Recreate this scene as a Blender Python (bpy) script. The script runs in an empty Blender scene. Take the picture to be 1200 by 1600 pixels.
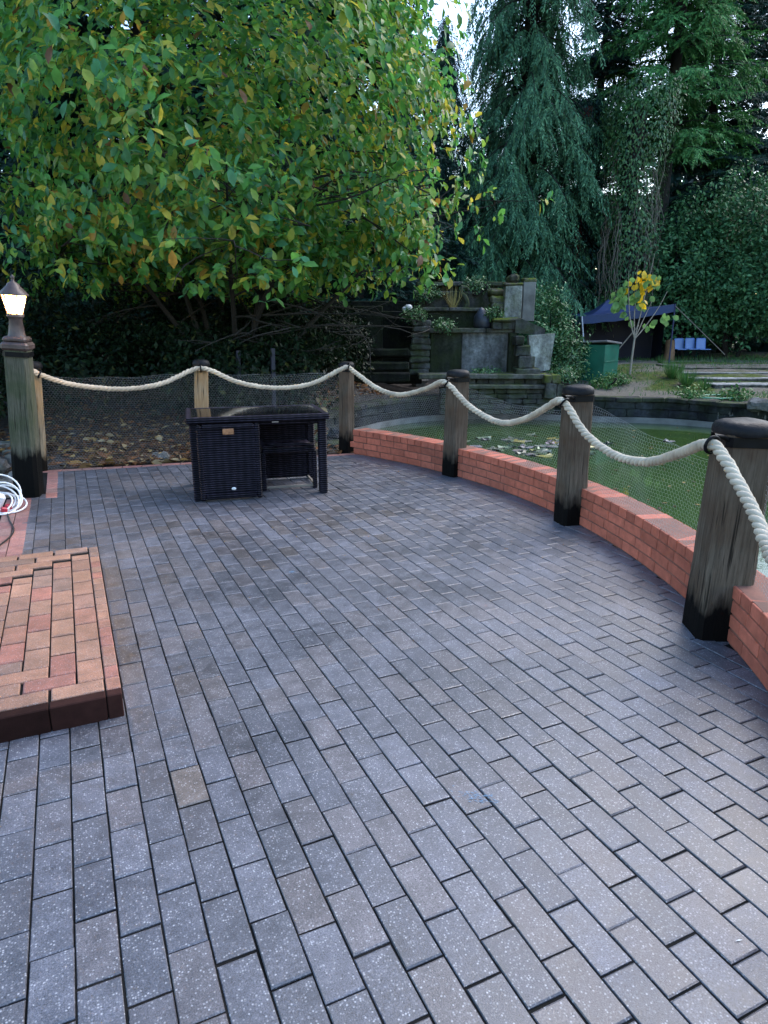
import bpy, bmesh, math, random
import numpy as np
from mathutils import Vector, Matrix, Euler
R = math.radians
random.seed(7); rng = np.random.default_rng(11)
scene = bpy.context.scene
C = scene.collection

# ------------------------------------------------------------------ camera, sky, sun, exposure
CAMH, PITCH, YAW, FPX = 1.49, R(15.4), R(24.8), 1055.0
cam_d = bpy.data.cameras.new('camera'); cam = bpy.data.objects.new('camera', cam_d); C.objects.link(cam)
cam.location = (0, 0, CAMH); cam.rotation_euler = (R(90) - PITCH, 0, -YAW)
cam_d.sensor_fit = 'VERTICAL'; cam_d.sensor_height = 32.0; cam_d.lens = FPX / 1600 * 32.0
cam_d.clip_start = 0.05; cam_d.clip_end = 600
scene.camera = cam
world = bpy.data.worlds.new('World'); scene.world = world; world.use_nodes = True
wn = world.node_tree.nodes; wl = world.node_tree.links
sky = wn.new('ShaderNodeTexSky'); sky.sky_type = 'NISHITA'; sky.sun_disc = False
SUN_EL, SUN_AZ = R(46), R(75)          # azimuth clockwise from +Y
sky.sun_elevation = SUN_EL; sky.sun_rotation = SUN_AZ; sky.air_density = 1.3; sky.dust_density = 1.5; sky.ozone_density = 1.0
hs = wn.new('ShaderNodeHueSaturation'); hs.inputs['Saturation'].default_value = 1.2
wl.new(sky.outputs['Color'], hs.inputs['Color'])
wl.new(hs.outputs['Color'], wn['Background'].inputs['Color']); wn['Background'].inputs['Strength'].default_value = 0.15
sun_d = bpy.data.lights.new('sun', 'SUN'); sun = bpy.data.objects.new('sun', sun_d); C.objects.link(sun)
sun_d.energy = 0.75; sun_d.angle = R(55); sun_d.color = (1.0, 0.98, 0.97)
sdir = Vector((math.sin(SUN_AZ) * math.cos(SUN_EL), math.cos(SUN_AZ) * math.cos(SUN_EL), math.sin(SUN_EL)))
sun.rotation_euler = (-sdir).to_track_quat('-Z', 'Y').to_euler(); sun.location = (0, 0, 30)
vs = scene.view_settings; vs.view_transform = 'Standard'; vs.look = 'None'; vs.gamma = 1; vs.use_curve_mapping = False
vs.exposure = 1.72

# ------------------------------------------------------------------ survey helpers: sight lines of the camera position
fw = np.array([math.sin(YAW) * math.cos(PITCH), math.cos(YAW) * math.cos(PITCH), -math.sin(PITCH)])
rt = np.array([math.cos(YAW), -math.sin(YAW), 0.0]); up = np.cross(rt, fw)
HF = np.array([math.sin(YAW), math.cos(YAW), 0.0])
def ray(x, y): return fw * FPX + rt * (x - 600) + up * (800 - y)
def gnd(x, y, z=0.0):
    d = ray(x, y); return np.array([0, 0, CAMH]) + d * ((z - CAMH) / d[2])
def at(x, y, dist):
    d = ray(x, y); return np.array([0, 0, CAMH]) + d * (dist / math.hypot(d[0], d[1]))
def atF(x, y, F):
    d = ray(x, y); return np.array([0, 0, CAMH]) + d * (F / (d @ HF))
def sstep(v, a, b):
    t = np.clip((v - a) / (b - a), 0, 1); return t * t * (3 - 2 * t)

# ------------------------------------------------------------------ materials
class NT:
    def __init__(s, name):
        s.m = bpy.data.materials.new(name); s.m.use_nodes = True; s.t = s.m.node_tree; s.n = s.t.nodes; s.b = s.n['Principled BSDF']
    def add(s, kind, **kw):
        n = s.n.new(kind)
        for k, v in kw.items(): setattr(n, k, v)
        return n
    def link(s, a, b): s.t.links.new(a, b)
    def pos(s): return s.add('ShaderNodeNewGeometry').outputs['Position']
    def objco(s): return s.add('ShaderNodeTexCoord').outputs['Object']
    def scale(s, vec, sc):
        n = s.add('ShaderNodeMapping'); n.inputs['Scale'].default_value = sc; s.link(vec, n.inputs['Vector']); return n.outputs['Vector']
    def noise(s, vec, sc, det=3, rough=0.55):
        n = s.add('ShaderNodeTexNoise'); n.inputs['Scale'].default_value = sc; n.inputs['Detail'].default_value = det; n.inputs['Roughness'].default_value = rough
        s.link(vec, n.inputs['Vector']); return n.outputs['Fac']
    def ramp(s, fac, stops):
        n = s.add('ShaderNodeValToRGB'); e = n.color_ramp.elements
        while len(e) < len(stops): e.new(0.5)
        for i, (p, c) in enumerate(stops):
            e[i].position = p; e[i].color = (c if len(c) == 4 else (*c, 1)) if not isinstance(c, (int, float)) else (c, c, c, 1)
        s.link(fac, n.inputs['Fac']); return n.outputs['Color']
    def rng(s, v, a, b, c, d):
        n = s.add('ShaderNodeMapRange'); 
        for i, q in enumerate((a, b, c, d)): n.inputs[i + 1].default_value = q
        s.link(v, n.inputs[0]); return n.outputs[0]
    def mix(s, fac, a, b, mode='MIX'):
        n = s.add('ShaderNodeMix', data_type='RGBA', blend_type=mode)
        for sock, v in ((n.inputs[0], fac), (n.inputs[6], a), (n.inputs[7], b)):
            if isinstance(v, (int, float)): sock.default_value = v
            elif isinstance(v, tuple): sock.default_value = (*v, 1) if len(v) == 3 else v
            else: s.link(v, sock)
        return n.outputs[2]
    def math(s, op, a, b=None):
        n = s.add('ShaderNodeMath', operation=op)
        for i, v in enumerate((a, b)):
            if v is None: continue
            if isinstance(v, (int, float)): n.inputs[i].default_value = v
            else: s.link(v, n.inputs[i])
        return n.outputs[0]
    def bump(s, h, strength=0.4, dist=0.01):
        n = s.add('ShaderNodeBump'); n.inputs['Strength'].default_value = strength; n.inputs['Distance'].default_value = dist
        s.link(h, n.inputs['Height']); s.link(n.outputs['Normal'], s.b.inputs['Normal'])
    def base(s, c): s.link(c, s.b.inputs['Base Color'])
    def set(s, **kw):
        for k, v in kw.items():
            i = s.b.inputs[k.replace('_', ' ')]
            if isinstance(v, tuple): i.default_value = (*v, 1) if len(v) == 3 else v
            elif isinstance(v, (int, float)): i.default_value = v
            else: s.link(v, i)
        return s
M = {}
def plain(name, col, rough=0.6, var=0.3, sc=6.0, bump=0.0, bsc=60, metal=0.0, spec=0.5, bd=0.004, space='pos'):
    t = NT(name); p = t.pos() if space == 'pos' else t.objco()
    n = t.noise(p, sc, 4); lo = tuple(c * (1 - var) for c in col); hi = tuple(min(1, c * (1 + var)) for c in col)
    t.base(t.ramp(n, [(0.3, lo), (0.7, hi)])); t.set(Roughness=t.rng(n, 0.3, 0.7, rough * 0.85, min(1, rough * 1.12)), Metallic=metal)
    t.b.inputs['Specular IOR Level'].default_value = spec
    if bump: t.bump(t.noise(p, bsc, 4), bump, bd)
    M[name] = t.m; return t.m
def paver_mat(name, src, r0, r1, speck, tint=(1, 1, 1)):
    t = NT(name); p = t.pos()
    if src == 'object': col = t.add('ShaderNodeObjectInfo').outputs['Color']
    else:
        a = t.add('ShaderNodeAttribute'); a.attribute_name = 'Col'; col = a.outputs['Color']
    big = t.noise(p, 1.7, 4); med = t.noise(p, 14, 4, 0.65); fine = t.noise(p, 260, 3, 0.7)
    c = t.mix(1.0, col, t.ramp(big, [(0.3, 0.78), (0.7, 1.2)]), 'MULTIPLY')
    c = t.mix(1.0, c, t.ramp(med, [(0.3, 0.68), (0.72, 1.3)]), 'MULTIPLY')
    c = t.mix(1.0, c, t.ramp(fine, [(0.32, 0.38), (0.68, 1.6)]), 'MULTIPLY')
    v = t.add('ShaderNodeTexVoronoi'); v.inputs['Scale'].default_value = 150; t.link(p, v.inputs['Vector'])
    sepc = t.add('ShaderNodeSeparateColor'); t.link(v.outputs['Color'], sepc.inputs[0])
    near = t.rng(v.outputs['Distance'], 0.12, 0.5, 1, 0); pick = t.rng(t.math('ADD', sepc.outputs[0], t.math('MULTIPLY', t.math('SUBTRACT', med, 0.5), 0.8)), 0.5, 0.95, 0, 1)
    c = t.mix(t.math('MULTIPLY', t.math('MULTIPLY', near, pick), speck), c, (0.50, 0.50, 0.52))
    near2 = t.rng(v.outputs['Distance'], 0.2, 0.4, 1, 0); pick2 = t.rng(sepc.outputs[1], 0.78, 0.84, 0, 0.75)
    c = t.mix(t.math('MULTIPLY', near2, pick2), c, (0.012, 0.012, 0.014))
    t.base(c); t.set(Roughness=t.rng(t.math('ADD', t.math('MULTIPLY', big, 0.6), t.math('MULTIPLY', med, 0.4)), 0.35, 0.65, r0, r1)); t.b.inputs['Specular IOR Level'].default_value = 0.95
    t.bump(t.math('ADD', fine, t.math('MULTIPLY', med, 0.8)), 0.5, 0.002); M[name] = t.m
paver_mat('paver_grey', 'object', 0.34, 0.56, 0.75); paver_mat('paver_grey_field', 'attr', 0.34, 0.56, 0.6)
paver_mat('paver_red', 'object', 0.5, 0.7, 0.45)
plain('joint_sand', (0.011, 0.0105, 0.010), 0.95, 0.75, 5, 0.6, 150, spec=0.1)
def brick_mat(name, col, var):
    t = NT(name); p = t.pos(); rnd = t.add('ShaderNodeObjectInfo').outputs['Random']
    c = t.ramp(rnd, [(0.0, tuple(x * (1 - var) for x in col)), (0.5, col), (1.0, tuple(x * (1 + var) for x in col))])
    med = t.noise(p, 22, 4, 0.6); big = t.noise(p, 2.3, 3)
    c = t.mix(1.0, c, t.ramp(med, [(0.3, 0.8), (0.7, 1.18)]), 'MULTIPLY')
    c = t.mix(1.0, c, t.ramp(big, [(0.3, 0.85), (0.7, 1.12)]), 'MULTIPLY')
    bl = t.rng(t.noise(p, 4.2, 5, 0.7), 0.64, 0.8, 0, 0.18); c = t.mix(bl, c, tuple(min(1, x * 0.5 + 0.13) for x in col)) if col[0] > .2 else c
    t.base(c); t.set(Roughness=0.7); t.b.inputs['Specular IOR Level'].default_value = 0.3 if col[0] > .2 else 0.08; t.bump(t.noise(p, 130, 4, 0.7), 0.45, 0.003); M[name] = t.m
brick_mat('red_brick', (0.42, 0.122, 0.077), 0.2)
brick_mat('dark_shaded_brick', (0.028, 0.011, 0.009), 0.5)  # dark brick, with the shading of the step's front face also put into the colour
plain('mortar', (0.19, 0.085, 0.06), 0.9, 0.35, 9, 0.4, 90)
plain('concrete', (0.17, 0.17, 0.165), 0.85, 0.4, 3, 0.4, 40, bd=0.01)
def wood_mat(name, col, tar=0.2, warm=(0.16, 0.10, 0.055)):
    t = NT(name); o = t.objco(); st = t.scale(o, (1, 1, 0.05)); g = t.noise(st, 85, 6, 0.7); b = t.noise(o, 3.5, 3)
    c = t.ramp(g, [(0.3, tuple(x * 0.38 for x in col)), (0.52, col), (0.75, tuple(min(1, x * 1.55) for x in col))])
    c = t.mix(t.rng(b, 0.42, 0.62, 0, 0.65), c, warm)
    crack = t.rng(t.noise(t.scale(o, (1, 1, 0.035)), 75, 2), 0.62, 0.7, 0, 0.85)
    c = t.mix(crack, c, (0.012, 0.01, 0.008))
    if tar:
        sep = t.add('ShaderNodeSeparateXYZ'); t.link(o, sep.inputs[0])
        h = t.math('ADD', sep.outputs[2], t.math('MULTIPLY', t.math('SUBTRACT', t.noise(t.scale(o, (1, 1, .35)), 14, 5), 0.5), 0.3))
        c = t.mix(t.rng(h, tar - 0.05, tar + 0.05, 0.97, 0.0), c, (0.003, 0.003, 0.0035))
    t.base(c); t.set(Roughness=0.75); t.b.inputs['Specular IOR Level'].default_value = 0.06; t.bump(g, 0.6, 0.006); M[name] = t.m
wood_mat('weathered_wood', (0.11, 0.087, 0.066), warm=(0.075, 0.046, 0.03)); wood_mat('pale_wood', (0.30, 0.23, 0.15), 0.2, (0.34, 0.21, 0.10)); wood_mat('lamp_wood', (0.105, 0.10, 0.075), 0.42, (0.05, 0.065, 0.03))
wood_mat('raw_log', (0.25, 0.15, 0.09), 0)
plain('tar_cap', (0.012, 0.012, 0.014), 0.5, 0.5, 12, 0.5, 60, spec=0.12, bd=0.006); plain('black_iron', (0.005, 0.005, 0.006), 0.45, 0.3, 20, spec=0.15)
plain('lamp_iron', (0.075, 0.05, 0.045), 0.45, 0.4, 14, 0.2, 80)
plain('rope_fibre', (0.50, 0.43, 0.33), 0.92, 0.28, 7, 0.7, 420, bd=0.003)
plain('galvanised_wire', (0.34, 0.36, 0.37), 0.45, 0.15, 20)
plain('steel', (0.45, 0.45, 0.46), 0.3, 0.2, 20, metal=0.8)
plain('white_plastic', (0.75, 0.74, 0.74), 0.4, 0.05, 9); plain('red_plastic', (0.42, 0.02, 0.04), 0.35, 0.2, 9); plain('black_rubber', (0.01, 0.01, 0.01), 0.5, 0.2, 9)
def wicker_mat():
    t = NT('wicker'); o = t.objco()
    def wave(d, sc):
        w = t.add('ShaderNodeTexWave', wave_type='BANDS', bands_direction=d); w.inputs['Scale'].default_value = sc; w.inputs['Distortion'].default_value = 0.6; w.inputs['Detail'].default_value = 1
        t.link(o, w.inputs['Vector']); return w.outputs['Fac']
    wz = wave('Z', 16); wx = wave('X', 5)
    wv = t.math('MULTIPLY', wz, t.rng(wx, 0, 1, 0.7, 1)); n = t.noise(o, 14, 3)
    c = t.ramp(wv, [(0.1, (0.002, 0.002, 0.003)), (0.5, (0.009, 0.007, 0.011)), (0.95, (0.04, 0.033, 0.052))])
    t.base(t.mix(1.0, c, t.ramp(n, [(0.3, 0.6), (0.7, 1.3)]), 'MULTIPLY')); t.set(Roughness=0.42); t.b.inputs['Specular IOR Level'].default_value = 0.12; t.bump(wv, 0.9, 0.01); M['wicker'] = t.m
wicker_mat()
g_ = NT('black_glass'); g_.set(Base_Color=(0.006, 0.006, 0.008), Roughness=g_.rng(g_.noise(g_.pos(), 5, 3), 0.3, 0.7, 0.03, 0.10)); M['black_glass'] = g_.m
plain('brass_plate', (0.34, 0.17, 0.09), 0.35, 0.4, 30, metal=0.5)
def stone_mat(name, col, moss=0.35, white=0.0, mosscol=(0.045, 0.07, 0.012), lo=0.3):
    t = NT(name); p = t.pos(); n = t.noise(p, 2.2, 6, 0.62); f = t.noise(p, 16, 5, 0.6)
    c = t.ramp(n, [(0.28, tuple(x * lo for x in col)), (0.5, col), (0.75, tuple(min(1, x * 1.5) for x in col))])
    c = t.mix(1.0, c, t.ramp(f, [(0.3, 0.6), (0.7, 1.3)]), 'MULTIPLY'); c = t.mix(1.0, c, t.ramp(t.noise(t.scale(p, (1, 1, 0.16)), 4.5, 4), [(0.36, 0.5), (0.6, 1.1)]), 'MULTIPLY')
    if white: c = t.mix(t.rng(t.noise(t.scale(p, (1, 1, 0.6)), 2.1, 5, 0.65), 0.62, 0.67, 0, white), c, (0.42, 0.40, 0.38))
    nz = t.add('ShaderNodeSeparateXYZ'); t.link(t.add('ShaderNodeNewGeometry').outputs['Normal'], nz.inputs[0])
    mf = t.math('MULTIPLY', t.rng(t.noise(p, 3.1, 5, 0.6), 0.42, 0.6, 0, 1), t.rng(nz.outputs[2], -0.2, 0.9, 0.35, 1.0))
    c = t.mix(t.math('MULTIPLY', mf, moss), c, mosscol)
    t.base(c); t.set(Roughness=0.85); t.b.inputs['Specular IOR Level'].default_value = 0.15; t.bump(t.math('ADD', f, n), 0.6, 0.03); M[name] = t.m
stone_mat('pond_stone', (0.03, 0.033, 0.04), 0.3, 0.6); stone_mat('coping', (0.04, 0.04, 0.044), 0.7, 0.0)
stone_mat('ledge', (0.11, 0.11, 0.105), 0.9); stone_mat('fountain_stone', (0.075, 0.077, 0.077), 0.8); stone_mat('pale_render', (0.19, 0.20, 0.22), 0.5, 0, (0.03, 0.045, 0.015), 0.4); stone_mat('pale_slab', (0.36, 0.375, 0.36), 0.55, 0, (0.09, 0.11, 0.015), 0.6)
stone_mat('mossy_render', (0.03, 0.036, 0.028), 1.0, 0, (0.03, 0.045, 0.014)); stone_mat('mossy_stone', (0.09, 0.09, 0.07), 1.4, 0, (0.09, 0.12, 0.012)); stone_mat('rubble', (0.16, 0.155, 0.15), 0.25)
stone_mat('shade_stone', (0.014, 0.015, 0.014), 0.8, 0, (0.02, 0.03, 0.01)); stone_mat('step_stone', (0.13, 0.125, 0.12), 0.4); stone_mat('step_tread', (0.33, 0.33, 0.33), 0.3)  # shade_stone has the deep shade under the trees put into its colour
plain('dark_statue', (0.03, 0.036, 0.055), 0.5, 0.4, 10, 0.4, 40); plain('white_pottery', (0.6, 0.6, 0.6), 0.5, 0.1)
plain('green_paint', (0.008, 0.115, 0.075), 0.45, 0.2, 3, 0.1, 60); plain('felt_roof', (0.14, 0.135, 0.14), 0.85, 0.35, 12, 0.4, 90)
plain('blue_canopy', (0.013, 0.034, 0.11), 0.55, 0.2, 1.5); plain('navy_fabric', (0.008, 0.009, 0.03), 0.7, 0.2, 2); plain('pale_pole', (0.5, 0.52, 0.6), 0.4, 0.1); plain('blue_pole', (0.02, 0.03, 0.09), 0.4, 0.1)
plain('blue_plastic', (0.13, 0.22, 0.45), 0.4, 0.12, 3); plain('green_hose', (0.05, 0.24, 0.14), 0.4, 0.2, 3)
plain('stake_blue', (0.012, 0.014, 0.03), 0.6, 0.2)
plain('grey_stake', (0.2, 0.17, 0.14), 0.8, 0.3)
w_ = NT('pond_water'); wp = w_.pos(); w_.base(w_.ramp(w_.noise(wp, 0.8, 4), [(0.3, (0.024, 0.054, 0.014)), (0.7, (0.045, 0.084, 0.021))]))
w_.set(Roughness=0.035); w_.bump(w_.noise(wp, 3.5, 3), 0.06, 0.03); w_.b.inputs['IOR'].default_value = 1.33; M['pond_water'] = w_.m
e_ = NT('lamp_glass'); e_.set(Base_Color=(0.9, 0.7, 0.35), Roughness=0.25, Emission_Color=(1.0, 0.5, 0.1), Emission_Strength=6.0)
et = e_.add('ShaderNodeBsdfTransparent'); em = e_.add('ShaderNodeMixShader'); em.inputs[0].default_value = 0.5; e_.link(et.outputs[0], em.inputs[1]); e_.link(e_.b.outputs[0], em.inputs[2]); e_.link(em.outputs[0], e_.n['Material Output'].inputs['Surface']); M['lamp_glass'] = e_.m
e2 = NT('lamp_bulb'); e2.set(Base_Color=(1, 0.9, 0.7), Emission_Color=(1.0, 0.6, 0.22), Emission_Strength=450.0); M['lamp_bulb'] = e2.m
def leaf_mat(name, src, rough=0.4, trans=0.25, gain=1.0, spec=0.4):
    t = NT(name)
    if src == 'object': col = t.add('ShaderNodeObjectInfo').outputs['Color']
    elif src == 'attr':
        a = t.add('ShaderNodeAttribute'); a.attribute_name = 'Col'; col = a.outputs['Color']
    else:
        rd = t.add('ShaderNodeNewGeometry').outputs['Random Per Island']; col = t.ramp(rd, src)
    n = t.noise(t.pos(), 9, 2); col = t.mix(1.0, col, t.ramp(n, [(0.3, 0.75 * gain), (0.7, 1.2 * gain)]), 'MULTIPLY')
    t.base(col); t.set(Roughness=rough); t.b.inputs['Specular IOR Level'].default_value = spec
    if trans:
        tr = t.add('ShaderNodeBsdfTranslucent'); t.link(col, tr.inputs['Color']); mx = t.add('ShaderNodeMixShader'); mx.inputs[0].default_value = trans
        t.link(t.b.outputs[0], mx.inputs[1]); t.link(tr.outputs[0], mx.inputs[2]); t.link(mx.outputs[0], t.n['Material Output'].inputs['Surface'])
    M[name] = t.m
leaf_mat('magnolia_leaf', 'object', 0.4, 0.48, 1.25); leaf_mat('magnolia_foliage', 'attr', 0.4, 0.48, 1.25)
leaf_mat('weeping_needles', [(0.0, (0.0429, 0.1090, 0.0672)), (0.5, (0.0814, 0.2090, 0.1168)), (1.0, (0.1474, 0.3180, 0.1672))], 0.55, 0.12, 1, 0.08)
leaf_mat('green_needles', [(0.0, (0.0374, 0.1240, 0.0424)), (0.5, (0.0638, 0.2060, 0.0664)), (1.0, (0.1364, 0.3310, 0.0992))], 0.55, 0.12, 1, 0.08)
leaf_mat('dark_needles', [(0.0, (0.0088, 0.0272, 0.0243)), (0.5, (0.0185, 0.0496, 0.0422)), (1.0, (0.0334, 0.0824, 0.0608))], 0.6, 0.08, 1, 0.08)
leaf_mat('dark_leaves', [(0.0, (0.0036, 0.0096, 0.0048)), (0.6, (0.0072, 0.0192, 0.0084)), (0.93, (0.0132, 0.0300, 0.0120)), (1.0, (0.0600, 0.0660, 0.0180))], 0.45, 0.1, 1, 0.12)  # dark_leaves: leaf colour lowered to carry the deep shade under the canopy
leaf_mat('laurel_leaves', [(0.0, (0.0289, 0.0915, 0.0384)), (0.5, (0.0528, 0.1568, 0.0618)), (1.0, (0.1205, 0.2745, 0.1104))], 0.45, 0.15, 1, 0.25)
leaf_mat('ivy_leaves', [(0.0, (0.024, 0.072, 0.029)), (0.5, (0.052, 0.143, 0.052)), (1.0, (0.122, 0.245, 0.082))], 0.42, 0.12)
leaf_mat('litter_leaf', [(0.0, (0.03, 0.016, 0.01)), (0.35, (0.10, 0.05, 0.025)), (0.55, (0.20, 0.085, 0.03)), (0.72, (0.06, 0.035, 0.022)), (0.88, (0.30, 0.19, 0.06)), (1.0, (0.34, 0.27, 0.16))], 0.7, 0.1, 1, 0.1)
leaf_mat('fresh_grass', [(0.0, (0.03, 0.10, 0.025)), (0.6, (0.06, 0.18, 0.045)), (1.0, (0.14, 0.22, 0.06))], 0.5, 0.2, 1, 0.3)
leaf_mat('sapling_leaf', [(0.0, (0.10, 0.19, 0.05)), (0.45, (0.22, 0.30, 0.09)), (0.6, (0.55, 0.36, 0.02)), (1.0, (0.75, 0.50, 0.03))], 0.45, 0.3)
leaf_mat('straw', [(0.0, (0.25, 0.20, 0.06)), (1.0, (0.42, 0.36, 0.14))], 0.6, 0.2)
leaf_mat('lily_leaf', 'object', 0.25, 0.0)
plain('bark', (0.016, 0.014, 0.012), 0.9, 0.5, 9, 0.7, 30, bd=0.02); plain('red_bark', (0.11, 0.022, 0.022), 0.9, 0.5, 7, 0.7, 20, bd=0.03); plain('pale_bark', (0.30, 0.26, 0.22), 0.8, 0.3, 9)
def ground_mat():
    t = NT('ground'); p = t.pos(); n = t.noise(p, 0.9, 6, 0.65); f = t.noise(p, 11, 6, 0.7); l = t.noise(p, 0.45, 4)
    soil = t.ramp(f, [(0.25, (0.016, 0.014, 0.013)), (0.5, (0.06, 0.052, 0.047)), (0.8, (0.14, 0.125, 0.115))])
    moss = t.ramp(f, [(0.25, (0.025, 0.04, 0.010)), (0.55, (0.075, 0.10, 0.022)), (0.85, (0.15, 0.17, 0.05))])
    sep = t.add('ShaderNodeSeparateXYZ'); t.link(p, sep.inputs[0])
    side = t.rng(t.math('SUBTRACT', sep.outputs[0], t.math('MULTIPLY', sep.outputs[1], 0.42)), 1.5, 5.5, -0.16, 0.14)
    mf = t.rng(t.math('ADD', n, side), 0.46, 0.58, 0, 1)
    path = t.ramp(f, [(0.2, (0.08, 0.072, 0.065)), (0.8, (0.24, 0.21, 0.185))])
    c = t.mix(mf, soil, moss); c = t.mix(t.math('MULTIPLY', t.rng(t.math('ADD', l, side), 0.58, 0.66, 0, 0.85), 1.0), c, path)
    t.base(c); t.set(Roughness=0.95); t.b.inputs['Specular IOR Level'].default_value = 0.1; t.bump(t.math('ADD', f, n), 0.8, 0.06); M['ground'] = t.m
ground_mat()

# ------------------------------------------------------------------ mesh and object helpers
def mesh_np(name, V, F, mat=None, smooth=False, col=None):
    """F: (n,3) or (n,4) integer array, or list of faces."""
    me = bpy.data.meshes.new(name)
    if isinstance(F, np.ndarray):
        V = np.asarray(V, np.float32); k = F.shape[1]; n = len(F)
        me.vertices.add(len(V)); me.vertices.foreach_set('co', V.ravel())
        me.loops.add(n * k); me.loops.foreach_set('vertex_index', F.astype(np.int32).ravel())
        me.polygons.add(n); me.polygons.foreach_set('loop_start', np.arange(0, n * k, k, dtype=np.int32)); me.polygons.foreach_set('loop_total', np.full(n, k, np.int32))
        me.update(calc_edges=True)
    else: me.from_pydata([tuple(v) for v in V], [], F); me.update()
    if smooth: me.polygons.foreach_set('use_smooth', np.ones(len(me.polygons), bool))
    if col is not None:
        a = me.color_attributes.new('Col', 'FLOAT_COLOR', 'POINT'); c4 = np.ones((len(V), 4), np.float32); c4[:, :3] = col; a.data.foreach_set('color', c4.ravel())
    if mat: me.materials.append(M[mat] if isinstance(mat, str) else mat)
    return me
def bm_mesh(name, bm, mat, smooth=False):
    bmesh.ops.recalc_face_normals(bm, faces=bm.faces)
    me = bpy.data.meshes.new(name); bm.to_mesh(me); bm.free(); me.materials.append(M[mat])
    if smooth: me.polygons.foreach_set('use_smooth', np.ones(len(me.polygons), bool))
    return me
def link(name, data, parent=None, loc=(0, 0, 0), rot=(0, 0, 0)):
    o = bpy.data.objects.new(name, data); C.objects.link(o); o.location = loc; o.rotation_euler = rot
    if parent is not None: o.parent = parent
    return o
def hold(o, parent):      # child given in world coordinates
    o.parent = parent; o.matrix_parent_inverse = parent.matrix_basis.inverted(); return o
def tag(o, label, cat, group=None):
    o['label'] = label; o['category'] = cat
    if group: o['group'] = group
    return o
def thing(name, label, cat, loc=(0, 0, 0), rz=0.0, group=None):
    o = bpy.data.objects.new(name, None); C.objects.link(o); o.location = loc; o.rotation_euler = (0, 0, rz); o.empty_display_size = 0.1
    return tag(o, label, cat, group)
def box(bm, c, s, bev=0.0, rot=None, jit=0.0):
    m = Matrix.Translation(c) @ (rot.to_matrix().to_4x4() if rot else Matrix()) @ Matrix.Diagonal((*s, 1))
    r = bmesh.ops.create_cube(bm, size=1.0, matrix=m); vs_ = r['verts']
    if jit:
        for v in vs_: v.co += Vector((random.uniform(-jit, jit), random.uniform(-jit, jit), random.uniform(-jit, jit)))
    if bev:
        es = {e for v in vs_ for e in v.link_edges}; bmesh.ops.bevel(bm, geom=list(es), offset=bev, segments=1, affect='EDGES')
from mathutils import noise as mnoise
def roughen(bm, cuts, amp):
    bmesh.ops.subdivide_edges(bm, edges=list(bm.edges), cuts=cuts, use_grid_fill=True); sd = Vector((random.uniform(0, 90), 0, 0))
    for v in bm.verts: v.co += Vector(mnoise.noise_vector(v.co * 4.5 + sd)) * amp
def boxmesh(name, s, mat, bev=0.004, c=(0, 0, 0), jit=0.0):
    bm = bmesh.new(); box(bm, c, s, bev, jit=jit); return bm_mesh(name, bm, mat)
def tube(P, rad, n=8, cap=True):
    P = np.asarray(P, float); k = len(P); rad = np.broadcast_to(np.asarray(rad, float), (k,))
    T = np.gradient(P, axis=0); T /= np.linalg.norm(T, axis=1)[:, None] + 1e-9
    ref = np.array([0, 0, 1.0]) if abs(T[0][2]) < 0.9 else np.array([1.0, 0, 0])
    N = np.zeros_like(P); cur = np.cross(T[0], ref); cur /= np.linalg.norm(cur)
    for i in range(k):
        cur = cur - T[i] * (cur @ T[i]); cur /= np.linalg.norm(cur) + 1e-9; N[i] = cur
    B = np.cross(T, N); a = np.linspace(0, 2 * np.pi, n, endpoint=False)
    V = (P[:, None] + rad[:, None, None] * (np.cos(a)[None, :, None] * N[:, None] + np.sin(a)[None, :, None] * B[:, None])).reshape(-1, 3)
    i = np.arange(k - 1)[:, None] * n; j = np.arange(n)[None]; j2 = (j + 1) % n
    F = np.stack([i + j, i + j2, i + n + j2, i + n + j], -1).reshape(-1, 4)
    return V, F
def join(parts):
    Vs, Fs, o = [], [], 0
    for V, F in parts: Vs.append(V); Fs.append(F + o); o += len(V)
    return np.concatenate(Vs), np.concatenate(Fs)
def tubes(name, lst, mat, n=8):
    V, F = join([tube(p, r, n) for p, r in lst]); return mesh_np(name, V, F, mat, True)
def spline(P, per=12):
    P = np.asarray(P, float); Q = np.vstack([2 * P[0] - P[1], P, 2 * P[-1] - P[-2]]); out = []
    for i in range(1, len(Q) - 2):
        t = np.linspace(0, 1, per, endpoint=False)[:, None]; a, b, c, d = Q[i - 1:i + 3]
        out.append(0.5 * (2 * b + (c - a) * t + (2 * a - 5 * b + 4 * c - d) * t ** 2 + (3 * b - 3 * c + d - a) * t ** 3))
    return np.vstack(out + [P[-1:]])
def lathe(prof, n=16):
    a = np.linspace(0, 2 * np.pi, n, endpoint=False); V = np.array([(r * math.cos(t), r * math.sin(t), z) for r, z in prof for t in a])
    k = len(prof); i = np.arange(k - 1)[:, None] * n; j = np.arange(n)[None]; j2 = (j + 1) % n
    return V, np.stack([i + j, i + j2, i + n + j2, i + n + j], -1).reshape(-1, 4)
def frames(D, N):         # rotation matrices with columns (side, along D, normal)
    D = D / (np.linalg.norm(D, axis=1)[:, None] + 1e-9); S = np.cross(D, N); S /= np.linalg.norm(S, axis=1)[:, None] + 1e-9; N2 = np.cross(S, D)
    return np.stack([S, D, N2], -1)
def scatter(T, F, P, D, N, sc):
    Mx = frames(D, N); V = np.einsum('kij,vj->kvi', Mx, T) * sc[:, None, None] + P[:, None]
    Fa = F[None] + (np.arange(len(P)) * len(T))[:, None, None]
    return V.reshape(-1, 3), Fa.reshape(-1, F.shape[1])
LEAF_T = np.array([(0, 0, 0), (-.21, .33, .05), (0, .36, -.01), (.21, .33, .05), (-.25, .66, .02), (0, .70, -.05), (.25, .66, .02), (0, 1, -.14)])
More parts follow.
